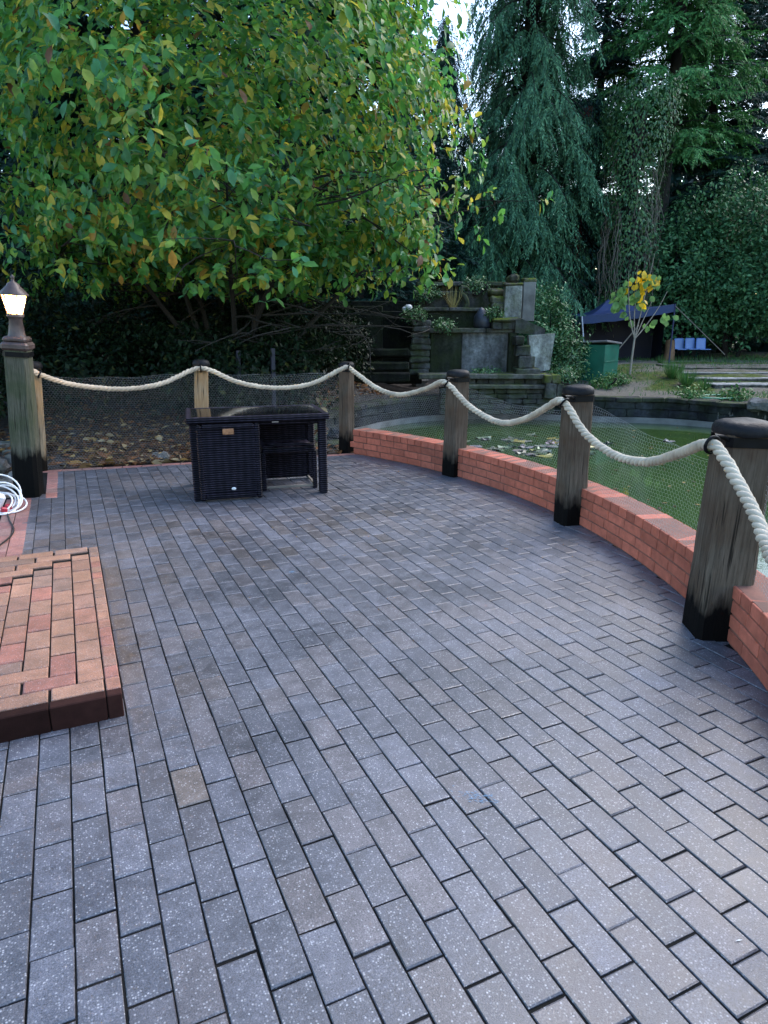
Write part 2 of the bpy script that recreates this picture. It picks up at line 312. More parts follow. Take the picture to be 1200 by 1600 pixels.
LEAF_F = np.array([(0, 2, 1), (0, 3, 2), (1, 2, 5), (1, 5, 4), (2, 3, 6), (2, 6, 5), (4, 5, 7), (5, 6, 7)])
SM_T = np.array([(0, 0, 0), (-.24, .5, .04), (.24, .5, .04), (0, 1, -.06)]); SM_F = np.array([(0, 2, 1), (1, 2, 3)])
ND_T = np.array([(0, 0, 0), (-.13, .45, 0), (.13, .45, 0), (0, 1, -.03)]); ND_F = np.array([(0, 2, 1), (1, 2, 3)])
def unit(n):
    v = rng.normal(size=(n, 3)); return v / np.linalg.norm(v, axis=1)[:, None]

# ------------------------------------------------------------------ plan of the site
WC, WR = np.array([-2.37, 5.0]), 5.95                      # patio wall: centre and patio-side radius
BACK_A, BACK_B = np.array([-0.36, 7.96]), np.array([3.15, 7.50])
PX0, PX1, PY0, PY1 = -2.6, 0.06, 2.58, 4.62                # raised step
POND = spline([(3.35, 7.95), (3.25, 8.9), (3.6, 10.2), (4.3, 11.35), (5.3, 12.25), (6.65, 12.95), (8.2, 12.95), (9.4, 12.25), (10.4, 11.35), (11.35, 10.6), (11.9, 9.6), (12.0, 8.4), (11.6, 6.8), (10.6, 5.2), (9.2, 3.6), (7.2, 2.0), (5.0, 0.6), (3.0, -0.9)], 10)
def in_poly(x, y, P):
    ins = np.zeros(x.shape, bool); n = len(P)
    for i in range(n):
        x0, y0 = P[i]; x1, y1 = P[(i + 1) % n]
        c = ((y0 > y) != (y1 > y)) & (x < (x1 - x0) * (y - y0) / (y1 - y0 + 1e-12) + x0); ins ^= c
    return ins
arcw = np.array([WC + (WR + 0.2) * np.array([math.cos(a), math.sin(a)]) for a in np.linspace(R(-62), R(27), 40)])
POND_POLY = np.vstack([POND, arcw])
def hgt(x, y):
    x = np.asarray(x, float); y = np.asarray(y, float)
    F = x * math.sin(YAW) + y * math.cos(YAW); S = x * math.cos(YAW) - y * math.sin(YAW)
    z = 0.36 * sstep(F, 16.2, 19.5) * sstep(S, 1.5, 4.0) + 0.55 * sstep(F, 8.5, 16) * sstep(-S, -0.8, 1.5)
    z = z + 0.025 * np.sin(x * 2.3 + 1) * np.cos(y * 1.9) * sstep(F, 8.3, 10)
    return z - 0.03
def offring(off): 
    T = np.gradient(POND, axis=0); T /= np.linalg.norm(T, axis=1)[:, None]; return POND + np.stack([-T[:, 1], T[:, 0]], -1) * off
def build_ground():
    ax = np.unique(np.concatenate([np.linspace(-300, -30, 10), np.linspace(-30, -5, 18), np.arange(-5, 16, 0.2), np.linspace(16, 45, 40), np.linspace(45, 300, 12)]))
    ay = np.unique(np.concatenate([np.linspace(-300, -30, 10), np.linspace(-30, -4, 16), np.arange(-4, 18, 0.2), np.linspace(18, 45, 40), np.linspace(45, 300, 12)]))
    X, Y = np.meshgrid(ax, ay, indexing='ij'); Z = hgt(X, Y)
    Z[in_poly(X, Y, POND_POLY) | in_poly(X, Y, np.vstack([offring(0.24), arcw]))] = -1.3
    d = np.hypot(X - WC[0], Y - WC[1]); bl = BACK_A[1] + (X - BACK_A[0]) * (BACK_B[1] - BACK_A[1]) / (BACK_B[0] - BACK_A[0])
    Z[(d < WR + 0.08) & (Y < bl - 0.12) & ((X > -0.5) | (Y < 4.75))] = -0.3
    n0, n1 = X.shape; V = np.stack([X, Y, Z], -1).reshape(-1, 3); i = np.arange(n0 - 1)[:, None] * n1; j = np.arange(n1 - 1)[None]
    F = np.stack([i + j, i + n1 + j, i + n1 + j + 1, i + j + 1], -1).reshape(-1, 4)
    o = link('ground', mesh_np('ground', V, F, 'ground', True)); o['kind'] = 'structure'
build_ground()

# ------------------------------------------------------------------ patio: bedding slab, pavers, edge bricks
def patio_outline():
    arc = [WC + (WR + 0.12) * np.array([math.cos(a), math.sin(a)]) for a in np.linspace(R(-60), R(24.6), 40)]
    return np.array([(-4.0, -3.0), (-0.2, -3.0)] + [tuple(p) for p in arc] + [tuple(BACK_B + (0, 0.06)), tuple(BACK_A + (0, 0.0)), (-0.36, 6.78), (-0.62, 6.78), (-0.62, 4.5), (-4.0, 4.5)])
PO = patio_outline()
def prism(P, z0, z1):
    n = len(P); V = [(x, y, z0) for x, y in P] + [(x, y, z1) for x, y in P]
    return V, [list(range(n, 2 * n))] + [list(range(n - 1, -1, -1))] + [[i, (i + 1) % n, n + (i + 1) % n, n + i] for i in range(n)]
V, F = prism(PO, -0.22, -0.0055); patio = link('patio', mesh_np('patio', V, F, 'joint_sand')); patio['kind'] = 'structure'
def clip_poly(P, A, B):   # keep the side to the right of A->B seen from above (towards -y)
    out = []; nrm = np.array([B[1] - A[1], -(B[0] - A[0])])
    for i in range(len(P)):
        p, q = np.array(P[i]), np.array(P[(i + 1) % len(P)]); dp, dq = (p - A) @ nrm, (q - A) @ nrm
        if dp >= 0: out.append(tuple(p))
        if dp * dq < 0: out.append(tuple(p + (q - p) * dp / (dp - dq)))
    return out
def paver_colour(x, y):
    r = random.random(); base = np.array([0.077, 0.079, 0.097]) * random.uniform(0.78, 1.22)
    if r < 0.24: base = np.array([0.094, 0.086, 0.095]) * random.uniform(0.82, 1.12)
    elif r < 0.34: base = np.array([0.064, 0.067, 0.085]) * random.uniform(0.8, 1.1)
    F = x * math.sin(YAW) + y * math.cos(YAW)
    d = math.hypot((x - 1.35) / 1.0, (y - 4.75) / 0.8)
    if d < 1 and random.random() < 0.22: base = np.array([0.092, 0.079, 0.08]) * random.uniform(0.62, 1.05)
    if math.hypot((x - 0.25) / 0.4, (y - 3.6) / 1.2) < 1 and random.random() < 0.15: base = np.array([0.09, 0.083, 0.09]) * random.uniform(0.7, 1.05)
    if math.hypot(x - 0.2, y - 2.02) < 0.07: base = np.array([0.13, 0.108, 0.096])
    base = base * (np.array([1.03, 0.98, 0.94]) * 0.92 if x < 0.45 and random.random() < .3 else 1)
    return base
PW, PL, JT = 0.103, 0.2024, 0.0048
ncol = int(7.2 / PW); items = []
for k in range(-34, 44):
    x0 = -0.243 + k * PW; xc = x0 + PW / 2
    y = -1.6 + (0.101 if k % 2 else 0.0) + 0.09 + random.uniform(-0.012, 0.012)
    while y < 8.2:
        yl = PL + random.uniform(-0.002, 0.002); yc = y + yl / 2
        if random.random() < 0.06 and y > 4: yl = PL / 2; yc = y + yl / 2
        dw = math.hypot(xc - WC[0], yc - WC[1])
        bl = BACK_A[1] + (xc - BACK_A[0]) * (BACK_B[1] - BACK_A[1]) / (BACK_B[0] - BACK_A[0]) - 0.115
        ok = dw < WR + 0.06 and yc < bl + yl / 2 and not (xc < PX1 - 0.02 and PY0 + 0.09 < yc < PY1 - 0.1) and xc > -3.6
        if yc >= 6.72: ok = ok and xc > -0.2
        elif yc > PY1 - 0.12: ok = ok and xc > -0.41
        if ok: items.append((xc, yc, PW - JT, yl - random.uniform(.004, .0085), bl))
        y += yl
def visible(x, y):
    v = np.array([x, y, -CAMH]); d = v @ fw
    if d < 0.3: return 0
    px, py = 600 + FPX * (v @ rt) / d, 800 - FPX * (v @ up) / d
    return 1 / d if -30 < px < 1230 and py < 1640 else 0
items.sort(key=lambda t: -visible(t[0], t[1]))
def paver_piece(P, z0, z1, ch):   # chamfered convex piece: three rings
    n = len(P); c = np.mean(P, axis=0); top = []
    for p in P:
        v = np.array(p) - c; top.append(tuple(c + v * (1 - ch / max(0.02, np.linalg.norm(v)) * 1.35)))
    V = [(x, y, z0) for x, y in P] + [(x, y, z1 - ch * 0.8) for x, y in P] + [(x, y, z1) for x, y in top]; F = [list(range(2 * n, 3 * n))]
    for r in (0, n): F += [[r + i, r + (i + 1) % n, r + n + (i + 1) % n, r + n + i] for i in range(n)]
    return V, F
pmeshes = {}
def rect(w, l, x=0, y=0): return [(x - w / 2, y - l / 2), (x + w / 2, y - l / 2), (x + w / 2, y + l / 2), (x - w / 2, y + l / 2)]
variants = []
for q in range(5):
    P = [(x + random.uniform(-.0012, .0012), y + random.uniform(-.0012, .0012)) for x, y in rect(PW - JT, PL - .0045 - .0009 * q)]
    V, F = paver_piece(P, -0.06, 0, 0.0035); V = [(x, y, z + (0.0011 * math.sin(q * 2 + x * 60) if z == 0 else 0)) for x, y, z in V]; variants.append(mesh_np('paver', V, F, 'paver_grey'))
npav = 0; VV, FF, CC = [], [], []
for xc, yc, w, l, bl in items:
    col = paver_colour(xc, yc)
    if npav < 300 and visible(xc, yc) > 0 and l > 0.15:
        o = link('paver', variants[npav % 5], patio, (xc, yc, random.uniform(-0.0016, 0.0012)), (random.gauss(0, .0055), random.gauss(0, .0045), random.gauss(0, .004)))
        o.color = (*col, 1); npav += 1
    else:
        P = rect(w, l, xc, yc)
        if yc + l / 2 > bl - 0.3: P = clip_poly(P, BACK_A + (0, -0.115), BACK_B + (0, -0.115))
        if len(P) < 3: continue
        zj = random.uniform(-0.0018, 0.001); tx, ty = random.gauss(0, .005), random.gauss(0, .004)
        V, F = paver_piece(P, -0.06, 0, 0.0035); o0 = len(VV)
        VV += [(a, b, c + zj + (a - xc) * tx + (b - yc) * ty) for a, b, c in V]; FF += [[i + o0 for i in f] for f in F]; CC += [col] * len(V)
fld = link('paver_field', mesh_np('paver_field', VV, FF, 'paver_grey_field', col=np.array(CC)), patio); fld['kind'] = 'stuff'
REDS = [(0.29, 0.115, 0.09), (0.31, 0.13, 0.10), (0.26, 0.13, 0.105), (0.24, 0.09, 0.075)]
def red(): 
    c = random.choice(REDS); k = random.uniform(0.8, 1.15); return (c[0] * k, c[1] * k, c[2] * k, 1)
edge_m = mesh_np('edge_brick', *paver_piece(rect(0.198, 0.098), -0.06, 0, 0.004), 'paver_red')
nb = int(np.linalg.norm(BACK_B - BACK_A) / 0.203); dB = (BACK_B - BACK_A) / np.linalg.norm(BACK_B - BACK_A); aB = math.atan2(dB[1], dB[0])
for i in range(nb + 1):
    p = BACK_A + dB * (0.1 + i * 0.203) + np.array([0, -0.055]); o = link('edge_brick', edge_m, patio, (p[0], p[1], random.uniform(-.001, .003)), (0, 0, aB)); o.color = red()
for i in range(6):
    o = link('edge_brick', edge_m, patio, (-0.245, 7.72 - i * 0.203, 0.001), (0, 0, R(90))); o.color = red()
for xk in (-0.455, -0.558):
    for i in range(11):
        o = link('edge_brick', edge_m, patio, (xk, 6.70 - (0.1 if xk < -0.5 else 0) - i * 0.203, 0.001), (0, 0, R(90))); o.color = red()
def scuff(name, px, py, a, b, rz, n, mat):
    p = gnd(px, py); V, F = [], []
    for k in range(n):
        u, v = random.gauss(0, a * .45), random.gauss(0, b * .45); l, w = random.uniform(.003, .012), random.uniform(.0006, .0018); t = rz + random.gauss(0, .25); c, s_ = math.cos(t), math.sin(t); x0, y0 = p[0] + u * math.cos(rz) - v * math.sin(rz), p[1] + u * math.sin(rz) + v * math.cos(rz); o0 = len(V); z = .0026 + random.uniform(0, .0006)
        V += [(x0 - l * c, y0 - l * s_, z), (x0 + w * s_, y0 - w * c, z), (x0 + l * c, y0 + l * s_, z), (x0 - w * s_, y0 + w * c, z)]; F.append([o0, o0 + 1, o0 + 2, o0 + 3])
    o = link(name, mesh_np(name, V, F, mat), patio); o['kind'] = 'stuff'
plain('blue_chalk', (0.11, 0.20, 0.30), 0.8, 0.2); plain('white_spot', (0.6, 0.62, 0.62), 0.6, 0.1)
scuff('chalk_mark', 745, 1245, .075, .03, R(-40), 70, 'blue_chalk'); scuff('chalk_mark', 456, 894, .02, .03, R(20), 40, 'blue_chalk'); scuff('paint_spot', 1092, 1393, .004, .004, 0, 3, 'white_spot'); scuff('paint_spot', 1154, 1470, .004, .003, 0, 3, 'white_spot'); scuff('paint_spot', 1093, 1100, .004, .004, 0, 2, 'white_spot')
# ------------------------------------------------------------------ raised brick step
step = thing('brick_step', 'low raised platform of orange red brick pavers beside the grey patio', 'step', ((PX0 + PX1) / 2, (PY0 + PY1) / 2, 0))
cx, cy = (PX0 + PX1) / 2, (PY0 + PY1) / 2
def put(name, me, x, y, z, rz=0, col=None):
    o = link(name, me, step, (x - cx, y - cy, z), (random.gauss(0, .004), random.gauss(0, .004), rz + random.gauss(0, .003)))
    if col: o.color = col
    return o
link('core', boxmesh('core', (PX1 - PX0 - 0.03, PY1 - PY0 - 0.03, 0.095), 'joint_sand', 0.0, (0, 0, 0.0425)), step)
SP = [(0.29, 0.115, 0.066), (0.29, 0.128, 0.07), (0.26, 0.122, 0.07), (0.28, 0.095, 0.06), (0.23, 0.105, 0.064), (0.20, 0.105, 0.07), (0.27, 0.125, 0.07)]
def spc():
    c = random.choice(SP); k = random.uniform(0.82, 1.18); return (c[0] * k, c[1] * k, c[2] * k, 1)
st_m = [mesh_np('brick', *paver_piece(rect(0.191, 0.0965), -0.055, 0, 0.0045), 'paver_red')]
half_m = mesh_np('brick', *paver_piece(rect(0.0955, 0.0955), -0.055, 0, 0.0035), 'paver_red')
fr_m = boxmesh('face_brick', (0.199, 0.052, 0.105), 'dark_shaded_brick', 0.004); sd_m = boxmesh('face_brick', (0.054, 0.1005, 0.104), 'paver_red', 0.004)
x = PX1 - 0.03 - 0.0275 - 0.1
y = PY0 + 0.026
x = PX1 - 0.06 - 0.1
put('face_brick', boxmesh('face_brick', (0.056, 0.052, 0.105), 'dark_shaded_brick', 0.004), PX1 - 0.029, PY0 + 0.026, 0.0475)
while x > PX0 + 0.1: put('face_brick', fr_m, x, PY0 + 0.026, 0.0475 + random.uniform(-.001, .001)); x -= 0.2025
y = PY0 + 0.055 + 0.051
while y < PY1 - 0.03: o = put('face_brick', sd_m, PX1 - 0.028, y, 0.0475); o.color = spc(); y += 0.1035
IX1, IY0, IY1 = PX1 - 0.058, PY0 + 0.055, PY1
for ring in range(7):
    a = ring * 0.1025; yf, yb = IY0 + a + 0.051, IY1 - a - 0.051; xr = IX1 - a - 0.051
    if yb - yf < 0.05: break
    off = 0.05 if ring % 2 else 0.1
    x = IX1 - a - 0.1
    while x > PX0 + 0.15:
        put('brick', st_m[0], x, yf, 0.1, 0, spc()); put('brick', st_m[0], x, yb, 0.1, 0, spc()); x -= 0.2025
    y = yf + 0.051 + 0.101
    while y + 0.1 < yb - 0.045: put('brick', st_m[0], xr, y, 0.1, R(90), spc()); y += 0.2025
    if yb - 0.051 - (y - 0.1) > 0.095: put('brick', half_m, xr, y - 0.05, 0.1, 0, spc())
# ------------------------------------------------------------------ curved brick wall
A0, A1 = R(-58), R(24.6)
wall = thing('brick_wall', 'low curved red brick wall between the patio and the pond', 'wall', (WC[0] + WR, WC[1], 0))
def arcband(r0, r1, z0, z1, a0, a1, n):
    a = np.linspace(a0, a1, n); V = np.concatenate([np.stack([WC[0] + r * np.cos(a), WC[1] + r * np.sin(a), np.full(n, z)], -1) for r, z in ((r0, z0), (r0, z1), (r1, z1), (r1, z0))])
    F = []
    for s in range(4): 
        s2 = (s + 1) % 4; F += [[s * n + i, s2 * n + i, s2 * n + i + 1, s * n + i + 1] for i in range(n - 1)]
    F += [[0, 3 * n, 2 * n, n], [n - 1, 2 * n - 1, 3 * n - 1, 4 * n - 1]]
    return V, F
hold(link('mortar', mesh_np('mortar', *arcband(WR + 0.007, WR + 0.20, -0.25, 0.292, A0, A1 - 0.002, 80), 'mortar')), wall)
hold(link('footing', mesh_np('footing', *arcband(WR + 0.03, WR + 0.33, -1.35, -0.03, A0, A1 + 0.01, 80), 'concrete')), wall)
bs_m = [boxmesh('brick', (0.1025, 0.213, 0.064), 'red_brick', 0.003, jit=0.0012) for _ in range(4)]; bh_m = [boxmesh('brick', (0.215, 0.103, 0.064), 'red_brick', 0.003, jit=0.0012) for _ in range(3)]
for c in range(3):
    da = 0.2235 / WR; a = A1 - (0.5 if c % 2 else 1.0) * da * 0.5 - 0.001; r = WR + 0.051
    while a > A0:
        o = hold(link('brick', random.choice(bs_m), None, (WC[0] + r * math.cos(a), WC[1] + r * math.sin(a), 0.0375 + c * 0.074), (0, random.gauss(0, .004), a + random.gauss(0, .004))), wall); a -= da
da = 0.1125 / WR; a = A1 - da / 2; r = WR + 0.104
while a > A0:
    hold(link('brick', random.choice(bh_m), None, (WC[0] + r * math.cos(a), WC[1] + r * math.sin(a), 0.0375 + 3 * 0.074 + random.uniform(-.001, .001)), (0, random.gauss(0, .003), a + random.gauss(0, .004))), wall); a -= da

# ------------------------------------------------------------------ pond: water, wall stones, coping
Vw, Fw = prism(POND_POLY, -1.25, -0.52); wat = link('water', mesh_np('water', Vw, Fw, 'pond_water')); wat['kind'] = 'structure'
pond_wall = thing('pond_wall', 'dark mossy stone wall and coping curving round the green pond', 'wall', (POND[80][0], POND[80][1], -0.5))
def ring_at(s):           # point and outward normal at arc length s
    i = min(int(np.searchsorted(CUM, s)), len(POND) - 1); i = max(i, 1); t = (s - CUM[i - 1]) / (CUM[i] - CUM[i - 1]); p = POND[i - 1] * (1 - t) + POND[i] * t
    d = POND[i] - POND[i - 1]; d = d / np.linalg.norm(d); return p, np.array([-d[1], d[0]]), math.atan2(d[1], d[0])
CUM = np.concatenate([[0], np.cumsum(np.linalg.norm(np.diff(POND, axis=0), axis=1))])
def ringband(o0, o1, z0, z1):
    a, b = offring(o0), offring(o1); n = len(a); V = np.concatenate([np.c_[q, np.full(n, z)] for q, z in ((a, z0), (a, z1), (b, z1), (b, z0))]); F = []
    for s in range(4): 
        s2 = (s + 1) % 4; F += [[s * n + i, s2 * n + i, s2 * n + i + 1, s * n + i + 1] for i in range(n - 1)]
    return V, F
hold(link('wall_core', mesh_np('wall_core', *ringband(0.03, 0.38, -1.3, -0.06), 'pond_stone')), pond_wall)
hold(link('render_band', mesh_np('render_band', *ringband(-0.02, 0.1, -1.3, -0.40), 'concrete')), pond_wall)
s = 0.2
while s < CUM[-1] - 0.4:
    l = random.uniform(0.42, 0.62); p, n, a = ring_at(s + l / 2); q = p + n * 0.13
    bm = bmesh.new(); box(bm, (0, 0, 0), (l - 0.006, 0.36, 0.085), 0.012, jit=0.006); roughen(bm, 1, .012)
    hold(link('coping_stone', bm_mesh('coping_stone', bm, 'coping'), None, (q[0], q[1], -0.025 + random.uniform(-.006, .006)), (random.gauss(0, .01), random.gauss(0, .01), a)), pond_wall); s += l
for row, z in ((0, -0.145), (1, -0.315)):
    s = 0.2 + row * 0.2
    while s < CUM[-1] - 1.0:
        l = random.uniform(0.3, 0.95); p, n, a = ring_at(s + l / 2); q = p + n * 0.09
        bm = bmesh.new(); box(bm, (0, 0, 0), (l - 0.006, 0.2, 0.165), 0.014, jit=0.01); roughen(bm, 2, .022)
        hold(link('wall_stone', bm_mesh('wall_stone', bm, 'pond_stone'), None, (q[0] + random.uniform(-.006, .006), q[1], z), (0, 0, a)), pond_wall); s += l
# lily pads
PADN = ['pale green', 'grey green', 'whitish', 'dark green', 'yellowing', 'pinkish', 'blackish green']
PADC = [(0.18, 0.26, 0.13), (0.22, 0.27, 0.19), (0.34, 0.33, 0.30), (0.08, 0.15, 0.05), (0.38, 0.33, 0.10), (0.30, 0.23, 0.24), (0.05, 0.09, 0.05)]
for i in range(64):
    px = random.gauss(850, 66) if i < 50 else random.uniform(715, 990); py = random.gauss(697, 8)
    p = gnd(px, py, -0.51); rr = random.uniform(0.08, 0.15); n = 14; V = [(0, 0, 0.008)]; ph = random.uniform(0, 6.28)
    for k in range(n):
        t = ph + 0.2 + (2 * math.pi - 0.4) * k / (n - 1); q = rr * random.uniform(0.94, 1.04); V.append((q * math.cos(t), q * math.sin(t), random.uniform(0.0, 0.014) + (0.03 if random.random() < .12 else 0)))
    V += [(x, y, z - 0.007) for x, y, z in V]; m_ = n + 1
    F = [[0, k, k + 1] for k in range(1, n)] + [[m_, m_ + k + 1, m_ + k] for k in range(1, n)] + [[k, m_ + k, m_ + k + 1, k + 1] for k in range(1, n)] + [[0, m_, m_ + 1, 1], [0, n, m_ + n, m_]]
    o = link('lily_pad', mesh_np('lily_pad', V, F, 'lily_leaf'), None, (p[0], p[1], -0.514)); pk_ = random.randrange(7); o.color = (*[c * random.uniform(0.8, 1.0) * .8 for c in PADC[pk_]], 1)
    tag(o, PADN[pk_] + ' notched lily pad floating in the patch on the pond', 'lily pad', 'lily pads floating on the pond')

def debris():
    n = 260; px = rng.uniform(600, 1250, n); py = 668 + rng.random(n) ** 1.6 * 210; P = np.array([gnd(a, b, -0.513) for a, b in zip(px, py)]); P = P[in_poly(P[:, 0], P[:, 1], POND_POLY)]; n = len(P)
    V, F = scatter(LEAF_T * (1, 1, .3), LEAF_F, P, rng.normal(size=(n, 3)) * (1, 1, .02), np.tile((0, 0, 1.0), (n, 1)), rng.uniform(.03, .09, n)); o = link('pond_debris', mesh_np('pond_debris', V, F, 'litter_leaf', True)); o['kind'] = 'stuff'; tag(o, 'small fallen leaves floating on the green pond water', 'fallen leaves')
debris()
# ------------------------------------------------------------------ rope fence posts
def post_mesh(s0, s1, h, ch=0.022, mat='weathered_wood', name='shaft'):
    bm = bmesh.new(); rings = []
    for i in range(9):
        t = i / 8; s = (s0 * (1 - t) + s1 * t) / 2; c = ch; j = lambda: random.uniform(-.0025, .0025)
        pts = [(s, -s + c), (s, s - c), (s - c, s), (-s + c, s), (-s, s - c), (-s, -s + c), (-s + c, -s), (s - c, -s)]
        rings.append([bm.verts.new((x + j(), y + j(), -0.04 + t * (h + 0.04))) for x, y in pts])
    for a, b in zip(rings, rings[1:]):
        for k in range(8): bm.faces.new((a[k], a[(k + 1) % 8], b[(k + 1) % 8], b[k]))
    bm.faces.new(rings[-1]); bm.faces.new(rings[0][::-1]); return bm_mesh(name, bm, mat)
def cap_mesh(s):
    prof = [(s * 0.60, 0), (s * 0.615, 0.006), (s * 0.61, 0.03), (s * 0.56, 0.05), (s * 0.42, 0.064), (s * 0.15, 0.068), (0.001, 0.068)]
    V, F = lathe(prof, 16); V = V.copy(); V[:, 2] += 0.003 * np.sin(V[:, 0] * 40); return mesh_np('cap', V, F, 'tar_cap', True)
def octring(s, c, z0, z1, t):
    n = 8; V = []; 
    for q, z in ((s, z0), (s, z1), (s - t, z1), (s - t, z0)):
        V += [(q, -q + c, z), (q, q - c, z), (q - c, q, z), (-q + c, q, z), (-q, q - c, z), (-q, -q + c, z), (-q + c, -q, z), (q - c, -q, z)]
    return V, [[a * n + k, a * n + (k + 1) % n, ((a + 1) % 4) * n + (k + 1) % n, ((a + 1) % 4) * n + k] for a in range(4) for k in range(n)]
POSTS = [  # base pixel, width, height, top pixel x, radial angle, wood, label
    ((62, 735), 0.155, 1.13, 51, 0, 'pale_wood', 'pale timber rope post half hidden behind the lamp post'),
    ((316, 718), 0.165, 1.12, 314, -8, 'pale_wood', 'pale timber rope post with black cap behind the wicker table'),
    ((542, 705), 0.16, 1.07, 541, 25, 'weathered_wood', 'brown timber rope post at the end of the red brick wall'),
    ((709, 742), 0.195, 1.06, 716, 7.4, 'weathered_wood', 'brown timber rope post in front of the stone fountain'),
    ((889, 816), 0.195, 1.055, 904, -11, 'weathered_wood', 'brown timber rope post in front of the lily pads'),
    ((1113, 986), 0.235, 1.06, 1166, -29.4, 'weathered_wood', 'thick grey timber rope post, the largest along the brick wall')]
RING = {}
for k, (bp, s, h, tx, ra, wood, lab) in enumerate(POSTS):
    b = gnd(*bp); t = thing('rope_post', lab, 'post', (b[0], b[1], 0), R(ra), 'rope posts round the patio')
    # lean so that the top stands where it does in the photograph
    d0 = (np.array([b[0], b[1], h]) - np.array([0, 0, CAMH])); px_now = 600 + FPX * (d0 @ rt) / (d0 @ fw); lean = (tx - px_now) * (d0 @ fw) / FPX
    lw = rt * lean / h; q = Vector((lw[0], lw[1], 1)).to_track_quat('Z', 'Y')
    t.rotation_euler = (Matrix(q.to_matrix()) @ Euler((0, 0, math.atan2(0, 1) + R(ra))).to_matrix()).to_euler() if False else (Vector((0, 0, 1)).rotation_difference(Vector((lw[0], lw[1], 1))).to_matrix() @ Euler((0, 0, R(ra))).to_matrix()).to_euler()
    s1 = s * (0.93 if k > 1 else 0.9)
    link('shaft', post_mesh(s, s1, h - 0.05, mat=wood), t); link('cap', cap_mesh(s1 * 1.06), t, (0, 0, h - 0.055))
    V, F = octring(s1 / 2 + 0.006, 0.024, h - 0.105, h - 0.06, 0.012); link('strap', mesh_np('strap', V, F, 'black_iron'), t)
    RING[k] = (t, b, h, s1)
# next post along the wall, just outside the frame, where the rope ends
b6 = WC + (WR - 0.02) * np.array([math.cos(R(-47.8)), math.sin(R(-47.8))])
t = thing('rope_post', 'timber rope post by the end of the brick wall where the rope ends', 'post', (b6[0], b6[1], 0), R(-47.8), 'rope posts round the patio')
link('shaft', post_mesh(0.18, 0.168, 1.0), t); link('cap', cap_mesh(0.178), t, (0, 0, 1.0))
# ------------------------------------------------------------------ rope
RP = [(50, 579, 7.80), (75, 590, 7.78), (120, 602, 7.75), (190, 608, 7.72), (250, 600, 7.72), (298, 579, 7.86), (313, 576, 7.86), (330, 579, 7.86), (375, 598, 7.86), (430, 606, 7.88), (485, 600, 7.9), (533, 577, 7.92), (544, 574, 7.92), (556, 583, 7.9),
      (590, 607, 7.6), (625, 617, 7.35), (665, 608, 7.0), (690, 597, 6.62), (704, 604, 6.56), (735, 636, 6.3), (780, 660, 6.0), (820, 655, 5.6), (855, 636, 5.2), (874, 626, 4.98), (888, 637, 4.92), (915, 678, 4.72), (960, 711, 4.4), (1010, 722, 4.05), (1060, 709, 3.68), (1102, 694, 3.36), (1124, 705, 3.28), (1152, 752, 3.1), (1180, 805, 2.9), (1206, 868, 2.65)]
rp = [at(*q) for q in RP] + [np.array([b6[0] + 0.02, b6[1] + 0.25, 0.62]), np.array([b6[0] - 0.1, b6[1] + 0.06, 0.9])]
path = spline(rp, 40); dl = np.concatenate([[0], np.cumsum(np.linalg.norm(np.diff(path, axis=0), axis=1))])
nS = int(dl[-1] / 0.011); sv = np.linspace(0, dl[-1], nS); path = np.stack([np.interp(sv, dl, path[:, i]) for i in range(3)], -1)
ropeR = 0.0255
T_ = np.gradient(path, axis=0); T_ /= np.linalg.norm(T_, axis=1)[:, None]; S_ = np.cross(T_, [0, 0, 1.0]); S_ /= np.linalg.norm(S_, axis=1)[:, None]; B_ = np.cross(S_, T_)
rope = thing('rope', 'thick cream twisted rope swagged from post to post round the patio', 'rope', tuple(path[0]))
for k in range(3):
    ph = (sv + 0.05 * np.sin(sv * 1.9)) / 0.135 * 2 * np.pi + k * 2 * np.pi / 3
    Pk = path + ropeR * 0.52 * (np.cos(ph)[:, None] * S_ + np.sin(ph)[:, None] * B_)
    V, F = tube(Pk + rng.normal(size=Pk.shape) * 0.0005, ropeR * (0.56 + 0.05 * np.sin(sv * 3.1 + k * 2) + 0.03 * np.sin(sv * 11.3 + k)), 8); hold(link('strand', mesh_np('strand', V, F, 'rope_fibre', True)), rope)
# iron rings and hooks that carry the rope
for k, idx in ((0, 0), (1, 6), (2, 12), (3, 17), (4, 23), (5, 29)):
    t, b, h, s1 = RING[k]; p = rp[idx] * 0.5 + rp[idx + (1 if k not in (1, 2) else 0)] * 0.5
    i = int(np.argmin(np.linalg.norm(path - p, axis=1))); i = max(3, i); c, tt = path[i], T_[i]; a = np.linspace(0, 2 * np.pi, 21); rr = ropeR + 0.012
    ring = np.array([c + rr * (math.cos(q) * S_[i] + math.sin(q) * B_[i]) for q in a])
    bpy.context.view_layer.update(); top = np.array(t.matrix_world @ Vector((0, 0, h - 0.085))); dv = top - c; dv[2] = 0
    bend = c + np.array([0, 0, rr + 0.004]); anchor = top - dv / (np.linalg.norm(dv) + 1e-9) * (s1 * 0.5)
    parts = [tube(ring, 0.008, 6), tube(np.array([bend, bend * 0.5 + anchor * 0.5 + (0, 0, .01), anchor, top]), 0.011, 6)]
    o = link('rope_ring', mesh_np('rope_ring', *join(parts), 'black_iron', True)); hold(o, t); o.matrix_parent_inverse = t.matrix_world.inverted()

